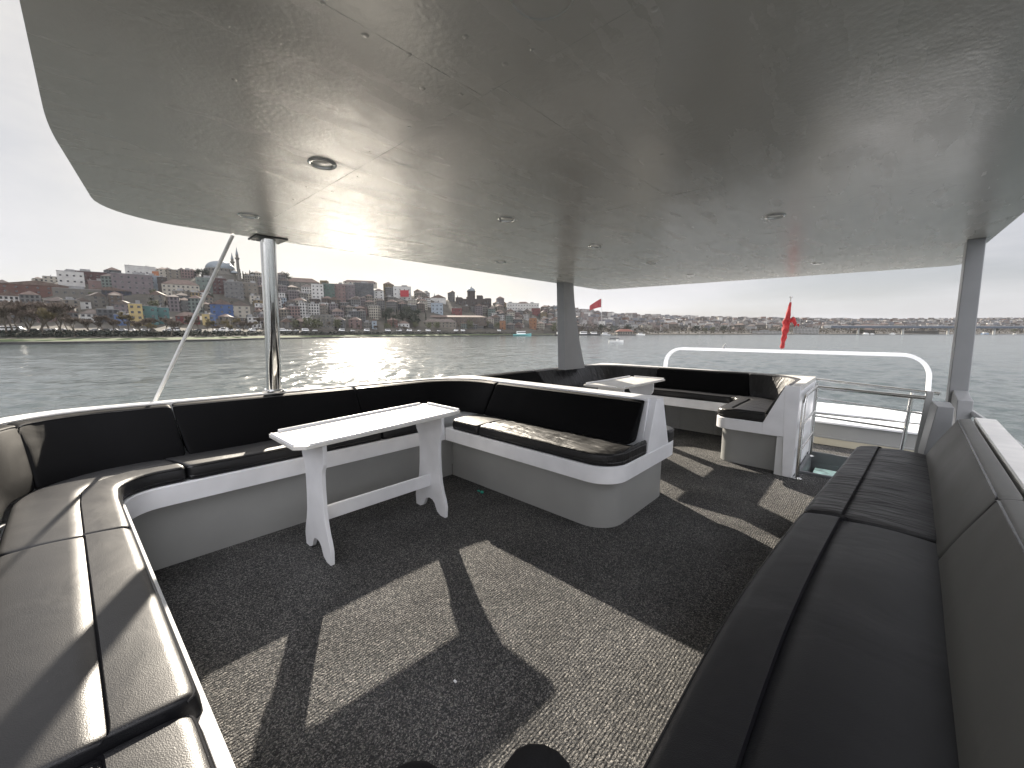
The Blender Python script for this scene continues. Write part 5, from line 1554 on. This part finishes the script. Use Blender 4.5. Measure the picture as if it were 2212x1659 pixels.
# ---------------------------------------------------------------- boats, pier pavilion, flags, bridge
M_bwhite = mat('boat_white', (.72, .72, .70), .4); M_bdark = mat('boat_dark', (.03, .03, .035), .5); M_bteal = mat('boat_teal', (.13, .36, .36), .5); M_bblue = mat('boat_blue', (.06, .16, .32), .5)
def boat(x, w, L, hd_, label, hullm, cabin, canopy_=False, name='boat', z=SEA_Z):
    p = geo(x, w, z=z); t = thing(name, p, label, 'boat')
    c, s_ = cos(hd_), sin(hd_)
    T_ = lambda u, v, zz: (p.x + u * c - v * s_, p.y + u * s_ + v * c, p.z + zz)
    R = []
    for k in range(9):
        u = -1 + 2 * k / 8; b = (1 - max(0, u) ** 2.2) * .16 * L + .01; hh = .10 * L * (1 + .5 * max(0, u) ** 2) + .25
        R.append([T_(u * L / 2, -b * .6, -.3), T_(u * L / 2, -b, hh * .6), T_(u * L / 2, -b, hh), T_(u * L / 2, b, hh), T_(u * L / 2, b, hh * .6), T_(u * L / 2, b * .6, -.3)])
    mb = MB(); mb.rings(R, True, True); obj('hull', mb, hullm, t, smooth=30)
    def bx(u0, u1, v, z0, z1, nm, m):
        mb = MB(); mb.add([T_(u0, -v, z0), T_(u1, -v, z0), T_(u1, v, z0), T_(u0, v, z0), T_(u0, -v, z1), T_(u1, -v, z1), T_(u1, v, z1), T_(u0, v, z1)], [(0, 3, 2, 1), (4, 5, 6, 7), (0, 1, 5, 4), (1, 2, 6, 5), (2, 3, 7, 6), (3, 0, 4, 7)]); obj(nm, mb, m, t)
    H = .10 * L + .25
    if cabin: bx(-.30 * L, .18 * L, .10 * L, H, H + .16 * L, 'cabin', M_bwhite); bx(-.27 * L, .19 * L, .102 * L, H + .07 * L, H + .125 * L, 'cabin_windows', M_glass)
    if canopy_:
        for u in (-.42, -.15, .12):
            for v in (-.11, .11):
                mb = MB(); mb.tube([T_(u * L, v * L, H), T_(u * L, v * L, H + .15 * L)], .06, 6); obj('roof_post', mb, M_bdark, t)
        bx(-.46 * L, .15 * L, .14 * L, H + .145 * L, H + .195 * L, 'boat_roof', M_bdark); bx(.02 * L, .16 * L, .09 * L, H, H + .13 * L, 'cabin', M_bwhite)
    return t
hdg = atan2(RT.y, RT.x)
boat(1331, 205, 7.4, hdg - .15, 'small open passenger boat with dark roof out on the water', M_bwhite, False, True)
boat(1212, 560, 20, hdg, 'dark hulled white tour boat moored left of the blade pillar', M_bdark, True)
boat(1232, 600, 18, hdg + .1, 'white tour boat moored just behind the dark hulled one', M_bdark, True)
boat(1128, 520, 24, hdg, 'teal flat work barge lying under the shore trees', M_bteal, True)
boat(1262, 620, 22, hdg, 'white ferry moored just right of the blade pillar', M_bdark, True)
boat(1284, 630, 20, hdg, 'white and dark launch moored between the ferry and the teal boat', M_bdark, True)
boat(1308, 640, 16, hdg, 'grey white launch beside the pier', M_carg, True)
boat(1384, 640, 14, hdg, 'white cruiser with high wheelhouse right of the pavilion', M_bwhite, True)
boat(1870, 860, 14, hdg, 'white motor boat moored near the far red roofed shed', M_bwhite, True)
boat(1884, 870, 10, hdg, 'small white motor boat, second near the far shed', M_bwhite, True)
boat(1928, 880, 12, hdg, 'lone white motor boat left of the square pillar', M_bwhite, True)
boat(2128, 930, 16, hdg, 'blue and white boat moored right of the square pillar', M_bblue, True)
boat(2192, 900, 8, hdg, 'tiny boat near the right edge of the water', M_bwhite, True)

p = geo(1352, 645, z=SEA_Z); t = thing('pier_pavilion', p, 'pavilion with a red hipped roof standing on the pier', 'pavilion')
def obox(name, m, u0, u1, v0, v1, z0, z1, par, base):
    mb = MB(); q = lambda u, v, z: tuple(base + RT * u + FH * v + Vector((0, 0, z)))
    mb.add([q(u0, v0, z0), q(u1, v0, z0), q(u1, v1, z0), q(u0, v1, z0), q(u0, v0, z1), q(u1, v0, z1), q(u1, v1, z1), q(u0, v1, z1)], [(0, 3, 2, 1), (4, 5, 6, 7), (0, 1, 5, 4), (1, 2, 6, 5), (2, 3, 7, 6), (3, 0, 4, 7)])
    return obj(name, mb, m, par)
obox('pier_deck', M_bdark, -19, 20, 0, 14, -.5, 1.6, t, p); obox('wall', wall_mat('cream', False), -13, 12, 2, 12, 1.6, 6.2, t, p)
for u in range(-11, 12, 4): obox('window', M_glass, u - 1.1, u + 1.1, 1.85, 2.1, 2.3, 5.2, t, p)
mb = MB(); q = lambda u, v, z: tuple(p + RT * u + FH * v + Vector((0, 0, z)))
mb.add([q(-15, 0, 6.2), q(14, 0, 6.2), q(14, 14, 6.2), q(-15, 14, 6.2), q(-7, 7, 10.2), q(6, 7, 10.2)], [(0, 1, 5, 4), (1, 2, 5), (2, 3, 4, 5), (3, 0, 4), (3, 2, 1, 0)])
obj('roof', mb, mat('red_tiles', (.15, .06, .042), .8, vary=.2, vscale=.5), t)
def shed(x, w, W_, H_, c, roof, lab):
    building(x, .06, W_, 16, 1, c, roof, lab, 'shed', 'shed', 0, H_, 0.0, 4, 'sheds on the far shore', loc=geo(x, w, z=QZ + .3))
shed(1653, 850, 56, 6, 'white', 'flat', 'long low white roofed shed left of the furled flag')
shed(1740, 880, 46, 12, 'white', 'flat', 'big white boxy boathouse right of the furled flag')
shed(1865, 930, 38, 9, 'beige', 'hip', 'beige boathouse with a red roof on the far shore')
shed(1985, 960, 66, 7, 'stone', 'flat', 'long low shed with a bright roof left of the square pillar')

M_flagr = mat('flag_red', (.26, .014, .024), .8); M_pole = mat('pole_grey', (.45, .45, .45), .5)
def flagpole(x, w, ytop, ybase, fl, fh, lab):
    a = geo(x, w, y=ybase); b = geo(x - 1, w, y=ytop); t = thing('flagpole', a, lab, 'flag')
    mb = MB(); mb.tube([a, b], w * .0006, 6); obj('pole', mb, M_pole, t)
    mb = MB(); R = []
    for k in range(13):
        u = k / 12; c = b - RT * (fl * u) - Vector((0, 0, fl * .62 * u ** 1.2)) + FH * (fl * .06 * sin(u * 9)); hh = fh * (1 - .45 * u)
        R.append([tuple(c + FH * .04), tuple(c - FH * .04), tuple(c - FH * .04 - Vector((0, 0, hh))), tuple(c + FH * .04 - Vector((0, 0, hh)))])
    mb.rings(R, True, True); obj('flag_cloth', mb, M_flagr, t, smooth=60)
flagpole(1300, 800, 645, 694, 23, 17, 'huge red flag on a tall pole above the far houses right of the blade pillar')
q = geo(874, depth(874, .93) - 13, y=641); mb = MB(); u = RT * 6
mb.add([tuple(q - u), tuple(q + u), tuple(q + u + Vector((0, 0, 9))), tuple(q - u + Vector((0, 0, 9)))] + [tuple(c + FH * .2) for c in (q - u, q + u, q + u + Vector((0, 0, 9)), q - u + Vector((0, 0, 9)))], [(0, 1, 2, 3), (7, 6, 5, 4), (0, 4, 5, 1), (2, 6, 7, 3), (1, 5, 6, 2), (3, 7, 4, 0)])
tag(obj('banner', mb, M_flagr), 'red banner hung on the large plain white building', 'banner')
q = geo(337, depth(337, .93), y=603); mb = MB(); u = RT * 3.4
mb.add([tuple(q - u), tuple(q + u), tuple(q + u + Vector((0, 0, 8))), tuple(q - u + Vector((0, 0, 8)))] + [tuple(c + FH * .2) for c in (q - u, q + u, q + u + Vector((0, 0, 8)), q - u + Vector((0, 0, 8)))], [(0, 1, 2, 3), (7, 6, 5, 4), (0, 4, 5, 1), (2, 6, 7, 3), (1, 5, 6, 2), (3, 7, 4, 0)])
tag(obj('banner', mb, mat('banner_orange', (.22, .08, .03), .8)), 'orange banner on a roof near the low white skyline building', 'banner')

M_bridge = mat('bridge_paint', (.045, .06, .085), .7); M_conc = mat('pier_concrete', (.5, .5, .48), .8)
a, b = geo(1788, 905, y=704), geo(2700, 850, y=706); t = thing('road_bridge', (a + b) / 2, 'long dark road bridge low across the far water', 'bridge')
d = (b - a).normalized(); nn = Vector((-d.y, d.x, 0)) * 11
mb = MB(); R = [[tuple(c + nn), tuple(c - nn), tuple(c - nn - Vector((0, 0, 4.6))), tuple(c + nn - Vector((0, 0, 4.6)))] for c in (a, b)]; mb.rings(R, True, True); obj('bridge_deck', mb, M_bridge, t)
mb = MB(); R = [[tuple(c + nn * 1.02 + Vector((0, 0, 1.0))), tuple(c + nn * .98 + Vector((0, 0, 1.0))), tuple(c + nn * .98), tuple(c + nn * 1.02)] for c in (a, b)]; mb.rings(R, True, True); obj('parapet', mb, M_conc, t)
for k in range(9):
    c = a.lerp(b, (k + .7) / 9)
    mb = MB(); mb.tube([(c.x, c.y, SEA_Z - 1), (c.x, c.y, c.z - 4.7)], 2.1, 10); obj('bridge_pier', mb, M_conc, t, smooth=40)
for x, yt, lab in ((1715, 672, 'thin radio mast on the ridge left of the furled flag'), (1973, 682, 'thin radio mast on the ridge left of the square pillar, the left one'), (1991, 682, 'thin radio mast on the ridge left of the square pillar, the right one')):
    c = geo(x, d1f(x), y=yrf(x)); e_ = geo(x, d1f(x), y=yt + 2); mb = MB(); mb.tube([c, e_], [.9, .35], 5); tag(obj('radio_mast', mb, M_pole), lab, 'mast')
# gull
p = geo(1103, 90, y=636.5); mb = MB(); F_ = RT; 
mb.tube([p - FH * .22, p - FH * .08, p + FH * .12, p + FH * .26], [.01, .06, .06, .01], 8)
tag(obj('gull', mb, M_bwhite, smooth=50), 'gull gliding in the sky right of the domed brick school', 'bird')
g = bpy.data.objects['gull']
for sg in (1, -1):
    mb = MB(); R = []
    for k in range(7):
        u = k / 6; c = p + RT * (sg * .62 * u) + Vector((0, 0, .16 * sin(min(1, u * 1.7) * pi / 2) - .12 * u * u)); cw_ = .09 * (1 - .75 * u)
        R.append([tuple(c - FH * cw_), tuple(c + Vector((0, 0, .012))), tuple(c + FH * cw_), tuple(c - Vector((0, 0, .012)))])
    mb.rings(R, True, True); w_ = obj('wing', mb, M_carg, None, smooth=50); w_.parent = g

# ---------------------------------------------------------------- trim of the boat, and the air
ROT = Matrix.Rotation(TILT, 4, 'X')
for o in BOAT:
    if o.parent is None: o.matrix_basis = ROT @ o.matrix_basis
m = bpy.data.materials.new('haze_air'); m.use_nodes = True
n, l = m.node_tree.nodes, m.node_tree.links
n.remove(n['Principled BSDF'])
pv = n.new('ShaderNodeVolumePrincipled'); pv.inputs['Color'].default_value = (.86, .90, .97, 1); pv.inputs['Density'].default_value = HAZE; pv.inputs['Anisotropy'].default_value = 0.35
l.new(pv.outputs['Volume'], n['Material Output'].inputs['Volume'])
mb = MB(); mb.box(-5300, -5300, SEA_Z - 6, 5300, 5300, 320)
h = obj('haze', mb, m); tag(h, 'thin pale haze over the water and town', 'haze', kind='stuff')
